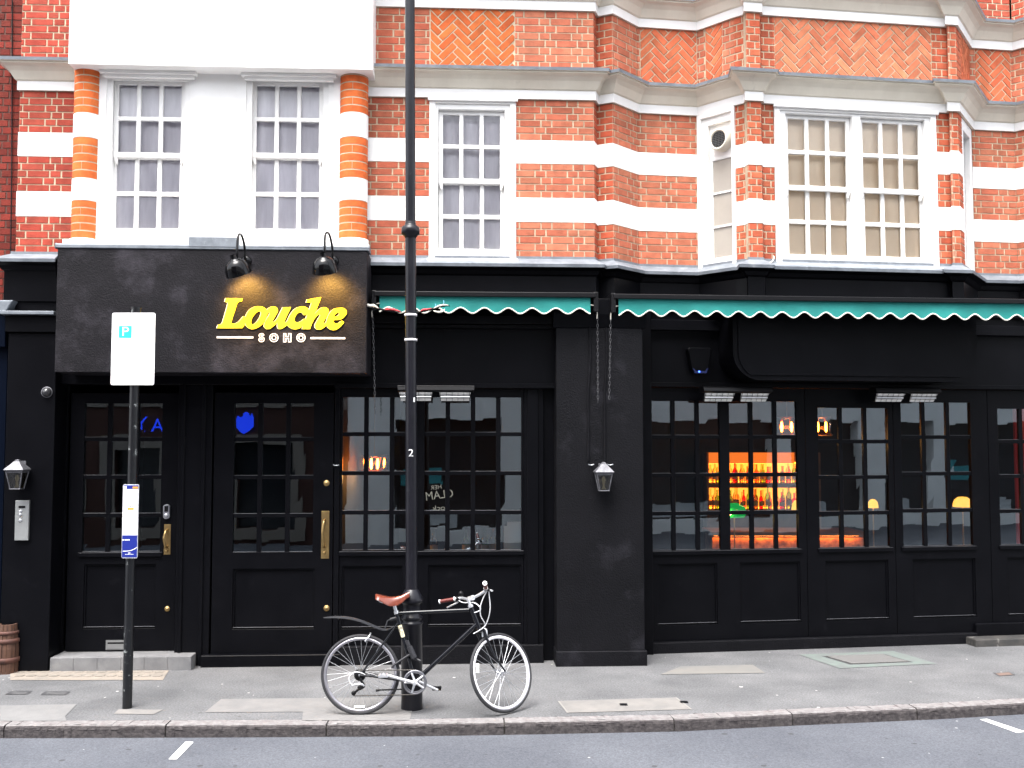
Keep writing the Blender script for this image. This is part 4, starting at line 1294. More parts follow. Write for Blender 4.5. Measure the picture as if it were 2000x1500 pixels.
# infra-red heaters
def make_heater(label, loc, rz, w):
    root = thing('patio_heater', label, 'heater', loc, rz, 'twin lamp heaters over the windows')
    m = MB()
    m.poly(lambda a, b, c: Vector((b, a, c)), [(-.16, .012), (-.15, .05), (-.09, .062), (-.02, .055), (-.02, .0), (-.14, -.0)], -w / 2, w / 2)
    m.build('heater_housing', DARKMETAL, root, True, bevel=.004)
    for u in (-w * .3, w * .3):
        m = MB(); m.tube([(u, .12, .02), (u, -.03, .03)], .012, 8); m.build('bracket', DARKMETAL, root, True)
    for s in (-1, 1):
        a, b = (-w / 2 + .012, -.035) if s < 0 else (.035, w / 2 - .03)
        rf = MB()
        y0, z0, y1, z1 = -.150, -.008, -.085, -.088
        rf.add([(a, y0, z0), (b, y0, z0), (b - .012, y1, z1), (a + .012, y1, z1)], [(3, 2, 1, 0)])
        rf.add([(a, y0 + .03, z0), (b, y0 + .03, z0), (b - .012, y1 + .05, z1), (a + .012, y1 + .05, z1)], [(0, 1, 2, 3)], 1)
        rf.add([(a, y0, z0), (a, y0 + .03, z0), (a + .012, y1 + .05, z1), (a + .012, y1, z1)], [(0, 1, 2, 3)], 1)
        rf.add([(b, y0, z0), (b, y0 + .03, z0), (b - .012, y1 + .05, z1), (b - .012, y1, z1)], [(3, 2, 1, 0)], 1)
        o = rf.build('reflector', [REFL, DARKMETAL], root, True)
        g = MB()
        g.tube([(a + .01, y0 + .02, -.05), (b - .01, y0 + .02, -.05)], .006, 8, 0)
        for i in range(6):
            u = a + .01 + (b - a - .02) * i / 5
            g.tube([(u, y0 - .006, z0), (u, y1 - .012, z1)], .0022, 5, 1)
        for t in (.33, .66): g.tube([(a, y0 - .006 + (y1 - y0) * t, z0 + (z1 - z0) * t), (b, y0 - .006 + (y1 - y0) * t, z0 + (z1 - z0) * t)], .0022, 5, 1)
        g.build('lamp_guard', [ALU, DARKMETAL], o, True)
    return root
loc, rz = local_frame(L, 852, 766, -.08)
h1 = make_heater('twin lamp heater over the window behind the lamp post', loc, rz, .72)
loc, rz = local_frame(R, 1431, 768, -.08)
h2 = place(copy_tree(h1), loc, rz, 'twin lamp heater below the alarm box with its blue light')
loc, rz = local_frame(R, 1759, 769, -.08)
h3 = place(copy_tree(h1), loc, rz, 'twin lamp heater farther right, above the table with the yellow lamp')

# lanterns
def make_lantern(label, loc, rz):
    root = thing('wall_lantern', label, 'lantern', loc, rz, 'grey metal lanterns on the black pilasters')
    Mx = Matrix.Translation((0, -.12, 0))
    def pyr(m, prof, mat=0):
        for (r0, z0), (r1, z1) in zip(prof, prof[1:]):
            for k in range(4):
                a = math.pi / 4 + k * math.pi / 2
                q = [(r0, z0, a), (r0, z0, a + math.pi / 2), (r1, z1, a + math.pi / 2), (r1, z1, a)]
                m.add([Mx @ Vector((r * math.cos(t) * 1.414, r * math.sin(t) * 1.414, z)) for r, z, t in q], [(0, 1, 2, 3)], mat)
    m = MB()
    pyr(m, [(.0, .10), (.10, .098), (.105, .108), (.098, .118), (.03, .195), (.022, .20), (.02, .212), (0, .22)])
    m.build('lantern_roof', GREYMETAL, root, True, bevel=.002)
    m = MB()
    for k in range(4):
        a = math.pi / 4 + k * math.pi / 2
        m.tube([Mx @ Vector((.086 * 1.414 * math.cos(a), .086 * 1.414 * math.sin(a), .098)), Mx @ Vector((.05 * 1.414 * math.cos(a), .05 * 1.414 * math.sin(a), -.095))], .007, 6, 0, smooth=False)
    pyr(m, [(0, -.092), (.056, -.092), (.058, -.098), (.054, -.104), (0, -.105)])
    pyr(m, [(.0, .075), (.084, .076), (.088, .097)])
    m.tube(smooth3([(0, 0, .14), (0, -.02, .17), (0, -.07, .19), (0, -.12, .2)], 5), .009, 8)
    m.box(ident, -.04, .04, -.012, .0, .04, .2)
    m.build('lantern_frame', GREYMETAL, root, True)
    m = MB()
    pyr(m, [(.051, -.09), (.080, .075)])
    m.build('lantern_glass', glass_mat('lantern_pane', (.55, .52, .42), 1.7, .15), root, True)
    m = MB()
    m.lathe([(.0, .06), (.012, .055), (.022, .02), (.014, -.02), (.014, -.06), (.03, -.085), (0, -.085)], 12, 0, Mx)
    m.build('bulb', pm('unlit_bulb', (.75, .68, .5), .3), root, True)
    return root
loc, rz = local_frame(L, 1176, 940, -.16)
l1 = make_lantern('grey metal lantern on the broad black pillar, below the two hanging chains', loc, rz)
loc, rz = local_frame(L, 43, 936, VP)
l1.scale = (.86, .86, .86)
place(copy_tree(l1), loc, rz, 'grey metal lantern on the left pilaster, above the silver door entry panel')

# door entry panel
u, z = L.uz(45, 1016, VP)
en = thing('entry_panel', 'silver door entry panel with round buttons under the left lantern', 'intercom', tuple(L(u, VP, z)), L.a)
w, h = .062, .185
m = MB(); m.box(ident, -w, w, -.03, -.0005, -h, h); m.build('panel_plate', pm('brushed_panel', (.36, .37, .37), .45, metal=.6, c2=(.3, .31, .31), scale=8), en, True, bevel=.004)
m = MB(); m.box(ident, -.03, .03, -.033, -.0305, .115, .135); m.build('speaker_slot', DARKMETAL, en, True)
for zz in (.085, .055, .0):
    m = MB(); m.lathe([(.013, 0), (.013, .006), (.008, .009), (0, .009)], 14, 0, Matrix.Translation((-.012, -.0305, zz)) @ Matrix.Rotation(R_(90), 4, 'X')); m.build('call_button', STEEL, en, True)
# keypad beside the brass handle of the first door
u, z = L.uz(326.5, 999, VD1)
kp = thing('keypad_lock', 'small steel keypad lock above the brass handle of the left door', 'keypad', tuple(L(u, VD1, z)), L.a)
m = MB(); m.poly(ident, [(.03 * math.cos(a) * (1), .044 * (1 if math.sin(a) > 0 else -1) + .026 * math.sin(a)) for a in [2 * math.pi * i / 28 for i in range(28)]], -.03, -.0005); m.build('keypad_body', STEEL, kp, True, bevel=.003)
m = MB(); m.box(ident, -.018, .018, -.033, -.0305, .0, .055); m.build('keypad_face', DARKMETAL, kp, True)
m = MB(); m.lathe([(.016, 0), (.016, .012), (.01, .016), (0, .016)], 16, 0, Matrix.Translation((0, -.0305, -.035)) @ Matrix.Rotation(R_(90), 4, 'X')); m.build('keypad_knob', STEEL, kp, True)
# dome camera, junction box, alarm box
u, z = L.uz(92, 766, VP)
dc = thing('dome_camera', 'tiny round security camera high on the left pilaster', 'camera', tuple(L(u, VP, z)), L.a)
m = MB(); m.lathe([(.045, 0), (.045, .012), (.036, .03), (.02, .045), (0, .05)], 24, 0, Matrix.Rotation(R_(90), 4, 'X')); m.build('camera_dome', pm('smoked_dome', (.03, .03, .033), .15, spec=.5), dc, True)
m = MB(); m.lathe([(.052, 0), (.052, .01), (.046, .0105)], 24, 0, Matrix.Rotation(R_(90), 4, 'X')); m.build('camera_base', GREYMETAL, dc, True)
u, z = L.uz(112, 984, .16)
m = MB(); m.box(L, u - .035, u + .035, .115, .159, z - .045, z + .045)
m.tube([L(u, .14, z + .045), L(u, .145, z + .9)], .006, 6)
tag(m.build('junction_box', pm('box_dark_grey', (.05, .05, .055), .6), bevel=.004), 'dark grey junction box in the corner beside the left door', 'box')
u, z = R.uz(1362, 706, .02)
ab = thing('alarm_box', 'black burglar alarm box with a glowing blue light above the folding windows', 'alarm', tuple(R(u, .02, z)), R.a)
m = MB(); m.poly(ident, [(-.13, .12), (-.085, -.10), (-.05, -.125), (.05, -.125), (.085, -.10), (.13, .12), (.11, .135), (-.11, .135)], -.09, -.0005); m.build('alarm_case', BLACK, ab, True, bevel=.012, segs=3)
m = MB(); m.poly(ident, [(-.082, -.075), (-.06, -.128), (.06, -.128), (.082, -.075), (.07, -.08), (.05, -.105), (-.05, -.105), (-.07, -.08)], -.098, -.0915); m.build('alarm_lens', BLUEGLASS, ab, True)
m = MB(); m.lathe([(.010, 0), (.008, .006), (0, .008)], 14, 0, Matrix.Translation((-.015, -.0985, -.112)) @ Matrix.Rotation(R_(90), 4, 'X')); m.build('blue_light', BLUELED, ab, True)
# chains from the awnings
def chain(label, fr, v, px, y0, y1, grp='chains hanging from the awnings'):
    a, b = fr.pt(px[0], y0, v), fr.pt(px[1], y1, v)
    m = MB()
    n = int((a.z - b.z) / .034)
    for i in range(n):
        t = (i + .5) / n
        p = a.lerp(b, t)
        ang = 0 if i % 2 else math.pi / 2
        ring_ = [p + Vector((math.cos(ang) * .008 * math.cos(q), math.sin(ang) * .008 * math.cos(q), .021 * math.sin(q))) for q in [2 * math.pi * j / 8 for j in range(8)]]
        m.tube(ring_, .0028, 5, closed=True)
    return tag(m.build('chain', pm('chain_steel', (.10, .10, .105), .35, metal=.7)), label, 'chain', grp)
chain('thin dark chain hanging beside the right edge of the box sign', L, VA + .06, (728, 733), 613, 808)
chain('thin chain over the pillar hanging from the end of the short awning', L, -.22, (1167, 1168), 612, 786)
chain('thin chain over the pillar hanging from the start of the long awning', L, -.22, (1193, 1190), 612, 780)
# conduits and hooks on the pillar
for px, lab in ((1152, 'black cable pipe on the pillar, on the side of the lamp post'), (1184, 'black cable pipe on the pillar, running down to the right of the lantern')):
    m = MB()
    m.tube([L.pt(px, 640, -.172), L.pt(px + 1, 700, -.170), L.pt(px - 3, 760, -.170), L.pt(px - 3, 900, -.170)], .011, 8)
    tag(m.build('cable_pipe', RENDER), lab, 'pipe', 'cable pipes on the pillar')
for px, lab in ((1154, 'small silver cleat left of the pillar lantern roof'), (1191, 'small silver cleat right of the pillar lantern roof'), (657, 'small silver cleat on the post between door and window')):
    v = -.16 if px > 1000 else .03
    u, z = L.uz(px, 908 if px > 1000 else 909, v)
    m = MB()
    m.tube([L(u - .028, v - .03, z + .006), L(u - .012, v - .022, z), L(u + .012, v - .022, z), L(u + .028, v - .03, z + .006)], [.006, .005, .005, .006], 8)
    m.tube([L(u, v, z), L(u, v - .022, z)], .006, 8)
    tag(m.build('cleat', STEEL), lab, 'cleat', 'cord cleats')
# cable draped on the lead near the bay
m = MB()
m.tube(smooth3([R.pt(1468, 519, -.55), R.pt(1480, 515, -.56), R.pt(1494, 517, -.56), R.pt(1506, 512, -.53), R.pt(1511, 506, -.52), R.pt(1511, 500, -.50)], 5), .006, 6)
tag(m.build('loose_cable', TRIM), 'loose white cable lying on the lead below the brick pier', 'cable')

# ================================================================== STREET FURNITURE
# lamp column
bp = atZ(802.5, 1389)
lamp = thing('lamp_post', 'tall slim black lamp post with a thick cast base and the number 2', 'lamp post', (bp.x, bp.y + .08, 0), 0)
px_m = 1950 / (bp.y + .08)
def zl(py): return atY(802, py, bp.y + .08).z
def rad(w): return w / 2 / px_m
zr = [zl(y) for y in (1216, 1205, 1175, 1172, 1154)]
tilt = -.0085
def lean(m):
    for v in m.v: v.x += tilt * v.z + bp.x; v.y += bp.y + .08
m = MB()
m.lathe([(rad(42), -.01), (rad(41), .05), (rad(40.5), zr[0] - .014), (rad(44), zr[0] - .008), (rad(45), zr[0]), (rad(44), zr[0] + .008), (rad(38), zr[0] + .014), (rad(38), zr[1] - .014), (rad(42), zr[1] - .008), (rad(42), zr[1] + .002), (rad(35.5), zr[1] + .008), (rad(35), zr[2] - .02), (rad(37), zr[2] - .008), (rad(45), zr[2] - .002), (rad(45), zr[3] + .004), (rad(40), zr[3] + .03), (rad(31), zr[4] - .006), (rad(29), zr[4]), (rad(24), zr[4] + .015)], 36)
lean(m); m.build('base', POST, lamp)
m = MB()
zc_ = [zl(y) for y in (463, 455, 449, 443, 438)]
m.lathe([(rad(23.5), zr[4] - .02), (rad(22.5), zr[4] + .5), (rad(21.5), zc_[0])], 28)
m.lathe([(rad(20), zc_[4]), (rad(18.5), zl(-700))], 28)
lean(m); m.build('shaft', POST, lamp)
m = MB()
m.lathe([(rad(22), zc_[0] - .01), (rad(26), zc_[0] + .01), (rad(36), zc_[1] - .01), (rad(37), zc_[2]), (rad(33), zc_[3]), (rad(23), zc_[3] + .012), (rad(22), zc_[4]), (rad(20), zc_[4] + .02)], 28)
lean(m); m.build('collar', POST, lamp)
for y in (615.5, 664):
    m = MB(); z = zl(y); m.lathe([(rad(22), z - .010), (rad(25), z - .009), (rad(25), z + .009), (rad(22), z + .010)], 28); lean(m)
    m.build('strap_band', pm('white_strap', (.7, .68, .68), .5), lamp)
def on_post(x, y, px, py, r):
    zc = zl(py); a = (x + (px - 796.3) / px_m) / r
    return Vector((bp.x + tilt * zc + r * math.sin(a), bp.y + .08 - r * math.cos(a), zc + y))
m = MB(); text_into(m, '2', .085, lambda x, y: on_post(x, y, 797, 885, rad(23.8)), sx=1.05); m.build('number', SIGNWHITE, lamp)
m = MB()
P_ = [on_post(x, y, 803.8, 781, rad(24)) for x, y in ((-.006, -.018), (.008, -.018), (.008, .018), (-.006, .018))]
m.add(P_, [(0, 1, 2, 3)]); m.build('sticker', SIGNWHITE, lamp)

# parking sign on its own post
sp = atZ(254.5, 1385)
sy = sp.y + .035
park = thing('parking_sign', 'white parking plate on a chipped black post by the kerb', 'sign', (sp.x, sy, 0))
q = lambda px, py, Y=sy - .045: atY(px, py, Y)
rp = 9 / (1950 / sy)
xt, xb = q(264, 610, sy).x, q(254.5, 1385, sy).x
zt = q(264, 603, sy).z
m = MB()
xm = (xt + xb) / 2 - .005
m.tube([(xm - .006, sy, -.01), (xm - .004, sy, 1.3), (xm, sy, zt)], rp, 20)
m.tube([(xm, sy, zt), (xm, sy, zt + .012)], rp * 1.12, 20)
m.build('post', CHIP, park)
a, b, c_, d = [q(*p) for p in ((219, 611), (304, 611), (301, 752), (217, 752))]
x0, x1, z0, z1 = (a.x + d.x) / 2, (b.x + c_.x) / 2, d.z, a.z
def rrect(x0, x1, z0, z1, r, n=5):
    out = []
    for cx, cz, a0 in ((x0 + r, z0 + r, 180), (x1 - r, z0 + r, 270), (x1 - r, z1 - r, 0), (x0 + r, z1 - r, 90)):
        for i in range(n + 1):
            t = R_(a0 + 90 * i / n)
            out.append((cx + r * math.cos(t), cz + r * math.sin(t)))
    return out
PF = lambda Y: (lambda u, v, z: Vector((u, Y + v, z)))
m = MB(); m.poly(PF(sy - .05), rrect(x0, x1, z0, z1, .015), 0, .006); pl = m.build('sign_plate', SIGNWHITE, park)
t = q(232.5, 636.5, sy - .05); t2 = q(257, 660, sy - .05)
m = MB(); m.poly(PF(sy - .0515), rrect(t.x, t2.x, t2.z, t.z, .006), 0, .0012)
m.build('parking_symbol', TEAL, pl)
m = MB(); text_into(m, 'P', .105, lambda x, y: Vector(((t.x + t2.x) / 2 + x, sy - .0525, (t.z + t2.z) / 2 + y)), sx=1.15); m.build('symbol_letter', SIGNWHITE, pl)
m = MB()
k1, k2, k3, k4 = [q(*p, sy - .0515) for p in ((276, 714.5), (274, 719), (284, 726), (285, 722))]
m.add([k2, k3, k4, k1], [(0, 1, 2, 3)]); m.build('sticker', pm('faded_sticker', (.35, .38, .62), .6, c2=(.7, .5, .55), scale=60), pl)
m = MB()
for zz in (z0 + .1, z1 - .12): m.lathe([(rp + .003, zz - .012), (rp + .003, zz + .012)], 18, 0, Matrix.Translation((xm, sy, 0))); m.box(PF(sy), xm - .03, xm + .03, -.044, -rp + .004, zz - .01, zz + .01)
m.build('clip', GREYMETAL, park)
# narrow tariff plate lower on the same post
a, b, c_, d = [q(*p) for p in ((240, 946), (270.5, 946), (270, 1090), (238.5, 1090))]
x0, x1, z0, z1 = (a.x + d.x) / 2, (b.x + c_.x) / 2, d.z, a.z
W2, H2 = x1 - x0, z1 - z0
m = MB(); m.poly(PF(sy - .05), rrect(x0, x1, z0, z1, .012), 0, .006); tp = m.build('tariff_plate', pm('plate_edge', (.55, .56, .6), .4), park)
e = .004
def tbox(name, f0, f1, g0, g1, mt, lift):
    m = MB(); m.box(PF(sy - .0505 - lift), x0 + W2 * f0, x0 + W2 * f1, -.0004, .0003, z1 - H2 * g1, z1 - H2 * g0); return m.build(name, mt, tp)
tbox('plate_header', .03, .97, .012, .065, BLUE, .001)
tbox('plate_body', .03, .97, .0652, .69, SIGNWHITE, .001)
tbox('plate_footer', .03, .97, .6902, .988, BLUE, .001)
m = MB()
random.seed(5)
def ln(g, f0, f1, h):
    f = f0
    while f < f1:
        w = random.uniform(.03, .09)
        m.box(PF(sy - .0525), x0 + W2 * f, x0 + W2 * min(f + w, f1), -.0003, .0003, z1 - H2 * (g + h), z1 - H2 * g); f += w + .02
for g, f0, f1 in ((.10, .15, .85), (.122, .25, .75), (.138, .2, .7), (.154, .12, .88), (.170, .36, .64)): ln(g, f0, f1, .006)
for g, f0, f1, h in ((.297, .2, .82, .008), (.374, .08, .8, .007), (.452, .3, .8, .005), (.527, .2, .8, .005)): ln(g, f0, f1, h)
for g in (.28, .357, .437, .513, .546, .64): m.box(PF(sy - .0525), x0 + W2 * .04, x0 + W2 * .96, -.0003, .0003, z1 - H2 * (g + .003), z1 - H2 * g)
m.build('plate_text', INK, tp)
m = MB(); m.box(PF(sy - .053), x0 + W2 * .32, x0 + W2 * .72, -.0003, .0003, z1 - H2 * .345, z1 - H2 * .318); m.build('plate_code', ORANGE, tp)
m = MB(); m.box(PF(sy - .053), x0 + W2 * .62, x0 + W2 * .95, -.0003, .0003, z1 - H2 * .055, z1 - H2 * .03); m.build('plate_title', ORANGE, tp)
m = MB()
for f0, f1 in ((.04, .16), (.2, .28), (.3, .38), (.42, .5)): m.box(PF(sy - .053), x0 + W2 * f0, x0 + W2 * f1, -.0003, .0003, z1 - H2 * .76, z1 - H2 * .745)
m.box(PF(sy - .053), x0 + W2 * .04, x0 + W2 * .24, -.0003, .0003, z1 - H2 * .058, z1 - H2 * .025)
for f0 in [.24 + .09 * i for i in range(6)]: m.box(PF(sy - .053), x0 + W2 * f0, x0 + W2 * (f0 + .06), -.0003, .0003, z1 - H2 * .952, z1 - H2 * .944)
m.ribbon(PF(sy - .053), [(x0 + W2 * (.08 + .9 * i / 12), z1 - H2 * (.905 - .055 * (i / 12) ** 3)) for i in range(13)], .005, -.0003, .0003, closed=False)
m.box(PF(sy - .053), x0 + W2 * .42, x0 + W2 * .56, -.0003, .0003, z1 - H2 * .935, z1 - H2 * .925)
m.build('plate_footer_text', SIGNWHITE, tp)

# half-barrel planter
bc = atZ(2, 1318); br = atZ(30, 1315).x - bc.x
bc = Vector((bc.x, bc.y + br, 0))
zt = atY(10, 1218, bc.y).z
bar = thing('barrel_planter', 'old wooden half barrel planter against the left pilaster', 'planter', tuple(bc))
rt, rb = .175 + .0, br + .0
rt = atY(33, 1222, bc.y).x - bc.x
Mb = Matrix.Translation(bc)
m = MB()
nst = 16
for i in range(nst):
    a0, a1 = 2 * math.pi * i / nst + .012, 2 * math.pi * (i + 1) / nst - .012
    dr = random.uniform(-.003, .003)
    m.lathe([(rb - .02, 0), (rb + dr, 0), ((rb + rt) / 2 + .012 + dr, zt * .5), (rt + dr, zt), (rt - .022, zt), (rt - .03, zt - .07)], 3, 0, Mb, False, a0, a1)
m.build('stave', WOOD, bar)
for z0, z1 in ((.10, .145), (zt * .62, zt * .62 + .04), (zt - .09, zt - .06)):
    m = MB()
    rz_ = lambda z: rb + (rt - rb) * z / zt + .012 * math.sin(math.pi * z / zt)
    m.lathe([(rz_(z0) + .001, z0), (rz_(z0) + .007, z0 + .002), (rz_(z1) + .007, z1 - .002), (rz_(z1) + .001, z1)], 40, 0, Mb)
    m.build('hoop', HOOP, bar)
m = MB()
pr = []
for k in range(7): pr.append((max(.0, (rt - .03) * (1 - k / 6)), zt - .05 + .02 * k / 6))
m.lathe(pr, 28, 0, Mb)
for v in m.v: v.z += random.uniform(-.008, .012)
m.build('soil', STRAW, bar)

# covers, gratings and pavement lights
def cover(name, label, cat, quad, m_plate, m_frame=IRON, lift=.004, fw_=.02, keys=True, grp=None):
    P = [Vector((*atZ(*p).xy, 0)) for p in quad]
    cx = sum(P, Vector((0, 0, 0))) / 4
    root = thing(name, label, cat, tuple(cx), 0, grp)
    m = MB()
    inn = [p + (cx - p).normalized() * fw_ * 1.4 for p in P]
    up = Vector((0, 0, lift))
    for i in range(4):
        j = (i + 1) % 4
        m.add([P[i] + up, P[j] + up, inn[j] + up, inn[i] + up], [(0, 1, 2, 3)])
    m.build('cover_frame', m_frame, root)
    m = MB(); m.add([p + up * .7 for p in inn], [(0, 1, 2, 3)]); pl = m.build('cover_plate', m_plate, root)
    return root, P, cx
IRON2 = pm('cover_asphalt', (.05, .05, .055), .7, c2=(.085, .085, .085), scale=14, bump=.5, bscale=40)
cover('manhole_cover', 'small dark square cover by the left edge, nearer the barrel', 'manhole cover', ((10, 1357), (53, 1357), (63, 1350), (23, 1350)), IRON2, grp='small covers left of the sign post')
cover('manhole_cover', 'small dark square cover nearer the parking sign post', 'manhole cover', ((79, 1358), (128, 1358), (138, 1351), (88, 1351)), IRON2, grp='small covers left of the sign post')
rt_, P, cx = cover('manhole_cover', 'large pale concrete filled cover in the pavement right of the bicycle', 'manhole cover', ((1107, 1393), (1352, 1386), (1322, 1363), (1089, 1370)), CONC, pm('thin_iron', (.2, .19, .18), .7), fw_=.012)
m = MB()
for px, py in ((1218, 1377), (1336, 1372)):
    c0 = atZ(px, py); m.box(ident, c0.x - .03, c0.x + .03, c0.y - .03, c0.y + .03, .0035, .0065)
m.build('key_hole', DARKMETAL, rt_)
cover('water_cover', 'small rusty stopcock cover in the pavement at far right', 'cover', ((1951, 1321), (1984, 1319), (1971, 1313), (1940, 1315)), pm('rust_iron', (.16, .10, .08), .8, c2=(.1, .08, .07), scale=20), fw_=.012)
gr, P, cx = cover('pavement_grating', 'iron grating with a worn pale green surround in front of the folding windows', 'grating', ((1640, 1306), (1830, 1297), (1745, 1272), (1560, 1279)), pm('grate_plate', (.045, .045, .047), .85), GREENEDGE, fw_=.15)
m = MB()
inn = [p + (cx - p).normalized() * .25 for p in P]
for i in range(18):
    t = (i + .5) / 18
    a, b = inn[0].lerp(inn[1], t), inn[3].lerp(inn[2], t)
    m.tube([a + Vector((0, 0, .006)), b + Vector((0, 0, .006))], .006, 4, smooth=False)
for i in range(12):
    t = (i + .5) / 12
    a, b = inn[0].lerp(inn[3], t), inn[1].lerp(inn[2], t)
    m.tube([a + Vector((0, 0, .0075)), b + Vector((0, 0, .0075))], .006, 4, smooth=False)
m.build('grating_bars', pm('grate_bar', (.105, .102, .10), .75), gr)
# pavement lights: one panel of small dark lenses
p0 = atZ(165, 1318)
pvl = thing('pavement_light', 'buff strip of small dark square pavement lights before the stone step', 'pavement light', (p0.x, p0.y, 0))
m = MB()
for i in range(13):
    for j in range(2):
        px = 28 + i * 22.5 + j * 4
        py = 1322.5 - j * 7.5
        a, b = atZ(px, py), atZ(px + 15, py)
        m.box(ident, a.x, b.x, a.y, a.y + .062, .0045, .0075 - .001 * ((i * 3 + j) % 3))
m.build('light_lenses', pm('lens_grey', (.15, .135, .115), .5, c2=(.24, .21, .18), scale=3), pvl)['kind'] = 'stuff'

# ================================================================== INSIDE THE BAR
def pend(label, px, py, Y, w, h, nb_):
    c = atY(px, py, Y)
    root = thing('pendant_lamp', label, 'pendant lamp', tuple(c), 0, 'pendant lamps with bare filament bulbs')
    m = MB()
    m.lathe([(w * .42, h / 2), (w / 2, h / 2 - .02), (w / 2, -h / 2), (w / 2 - .004, -h / 2), (w / 2 - .004, h / 2 - .02)], 24, 0)
    m.build('glass_shade', glass_mat('amber_glass', (1, .62, .32), 1.3), root, True)
    m = MB()
    for i in range(nb_):
        x = (i - (nb_ - 1) / 2) * w / nb_ * .95
        m.lathe([(.0, .06), (.011, .05), (.016, .0), (.012, -.05), (0, -.062)], 10, 0, Matrix.Translation((x, .03 * (i % 2), -.01)))
    m.build('bulb', BULB, root, True)
    m = MB()
    m.tube([(0, 0, h / 2), (0, 0, 2.79 - c.z)], .006, 6)
    m.lathe([(w / 2 + .006, -h / 2 - .012), (w / 2 + .006, -h / 2), (w / 2 - .006, -h / 2 + .002)], 24, 0)
    m.lathe([(.0, h / 2 + .01), (w * .44, h / 2 + .008), (w * .44, h / 2 - .004)], 24, 0)
    m.build('lamp_fitting', pm('bronze', (.18, .09, .04), .4, metal=.7), root, True)
    ld = bpy.data.lights.new('pendant_light', 'POINT'); ld.energy = 2.2; ld.color = (1, .5, .16); ld.shadow_soft_size = .06
    lo = bpy.data.objects.new('pendant_light', ld); col.objects.link(lo); lo.parent = root; lo.location = (0, 0, -h / 2 - .05)
pend('glass pendant lamp with glowing bulbs in the window left of the lamp post', 731, 904, 11.0, .31, .17, 4)
pend('glowing pendant lamp beside the post, in the wide folding window', 1537, 832, 11.6, .26, .20, 2)
pend('glowing pendant lamp in the narrow window next to the wide one', 1606, 832, 11.7, .22, .20, 2)
# back bar: lit shelves of bottles
YB = 14.3
pA, pB = atY(1384, 884, YB), atY(1600, 1000, YB)
bar_s = thing('bottle_shelves', 'amber lit shelf unit behind the bar seen through the wide window', 'shelf', ((pA.x + pB.x) / 2, YB + .2, .0))
m = MB()
zsA, zsB, zsC = atY(1450, 944, YB).z, atY(1450, 996, YB).z, atY(1450, 884, YB).z
zp = atY(1450, 905, YB).z
m.box(ident, pA.x, pB.x, YB, YB + .3, 0.03, zsB - .4)
for z in (zsA, zsB): m.box(ident, pA.x, pB.x, YB + .0, YB + .3, z - .03, z)
m.box(ident, pA.x - .03, pA.x, YB, YB + .3, .03, zsC); m.box(ident, pB.x, pB.x + .03, YB, YB + .3, .03, zsC)
m.box(ident, pA.x, pB.x, YB + .3, YB + .33, .03, zsC)
m.build('shelf_frame', SHELFWOOD, bar_s)
m = MB(); m.box(ident, pA.x, pB.x - .35, YB - .02, YB + .02, zp, zsC); m.build('pelmet_panel', AMBER, bar_s)
m = MB()
for z in (zsA, zsB): m.box(ident, pA.x + .02, pB.x - .02, YB + .275, YB + .295, z + .002, z + .02)
m.box(ident, pA.x + .02, pB.x - .02, YB + .10, YB + .2, zp - .005, zp + .01)
m.build('strip_light', GLOW, bar_s)
m = MB()
for z in (zsA, zsB): m.add([(pA.x, YB + .297, z + .02), (pB.x, YB + .297, z + .02), (pB.x, YB + .297, z + .30), (pA.x, YB + .297, z + .30)], [(0, 1, 2, 3)])
m.build('back_panel', pm('amber_back_panel', (.6, .25, .06), .5, emit=(1, .28, .03), estr=.6), bar_s)
random.seed(3)
def make_bottle(kind):
    m = MB()
    h = random.uniform(.24, .32); r = random.uniform(.03, .04)
    m.lathe([(0, 0), (r, .002), (r, h * .55), (r * .8, h * .64), (r * .36, h * .72), (r * .34, h * .95), (r * .42, h * .96), (r * .42, h), (0, h)], 10, 0)
    m.lathe([(r + .001, h * .18), (r + .001, h * .42)], 10, 1)
    me = m.build('bottle', [BOTTLES[kind], LABELM])
    return me
protos = [make_bottle(i % 4) for i in range(8)]
names = ['amber', 'green', 'pale', 'red']
used = set()
bl = 0
for zi, z in enumerate((zsA, zsB)):
    x = pA.x + .06
    while x < pB.x - .05:
        for row in range(2):
            i = random.randrange(8)
            o = protos[i] if i not in used else protos[i].copy()
            if i in used: col.objects.link(o)
            used.add(i)
            s = random.uniform(.85, 1.12) * (.95 if zi == 0 else 1)
            o.scale = (s, s, s)
            o.location = (x + row * .045, YB + .2 - row * .11, z + .001)
            tag(o, '%s spirit bottle standing on the %s amber lit shelf' % (names[i % 4], ('upper', 'lower')[zi]), 'bottle', 'bottles on the lit shelves, %s, %s row' % (names[i % 4], ('upper', 'lower')[zi]))
        x += random.uniform(.085, .105)
for i, p in enumerate(protos):
    if i not in used: bpy.data.objects.remove(p)
# bar counter with light under its lip
YC = 12.9
cA, cB = atY(1391, 1046, YC), atY(1600, 1046, YC)
cnt = thing('bar_counter', 'stone fronted bar counter lit orange from under its lip', 'counter', ((cA.x + cB.x) / 2, YC + .3, 0))
m = MB(); m.box(ident, cA.x - .02, cB.x + .6, YC - .06, YC + .6, cA.z, cA.z + .05); m.box(ident, cA.x - .02, cB.x + .6, YC - .06, YC - .045, cA.z - .022, cA.z - .001); m.build('counter_top', SHELFWOOD, cnt, bevel=.005)
m = MB(); m.box(ident, cA.x, cB.x + .6, YC, YC + .5, .03, cA.z - .002); m.build('counter_front', COUNTER, cnt)
m = MB(); m.box(ident, cA.x + .01, cB.x + .5, YC - .042, YC - .012, cA.z - .016, cA.z - .003); m.build('strip_light', pm('counter_strip_light', (.9, .5, .2), .5, emit=(1, .27, .03), estr=9), cnt)
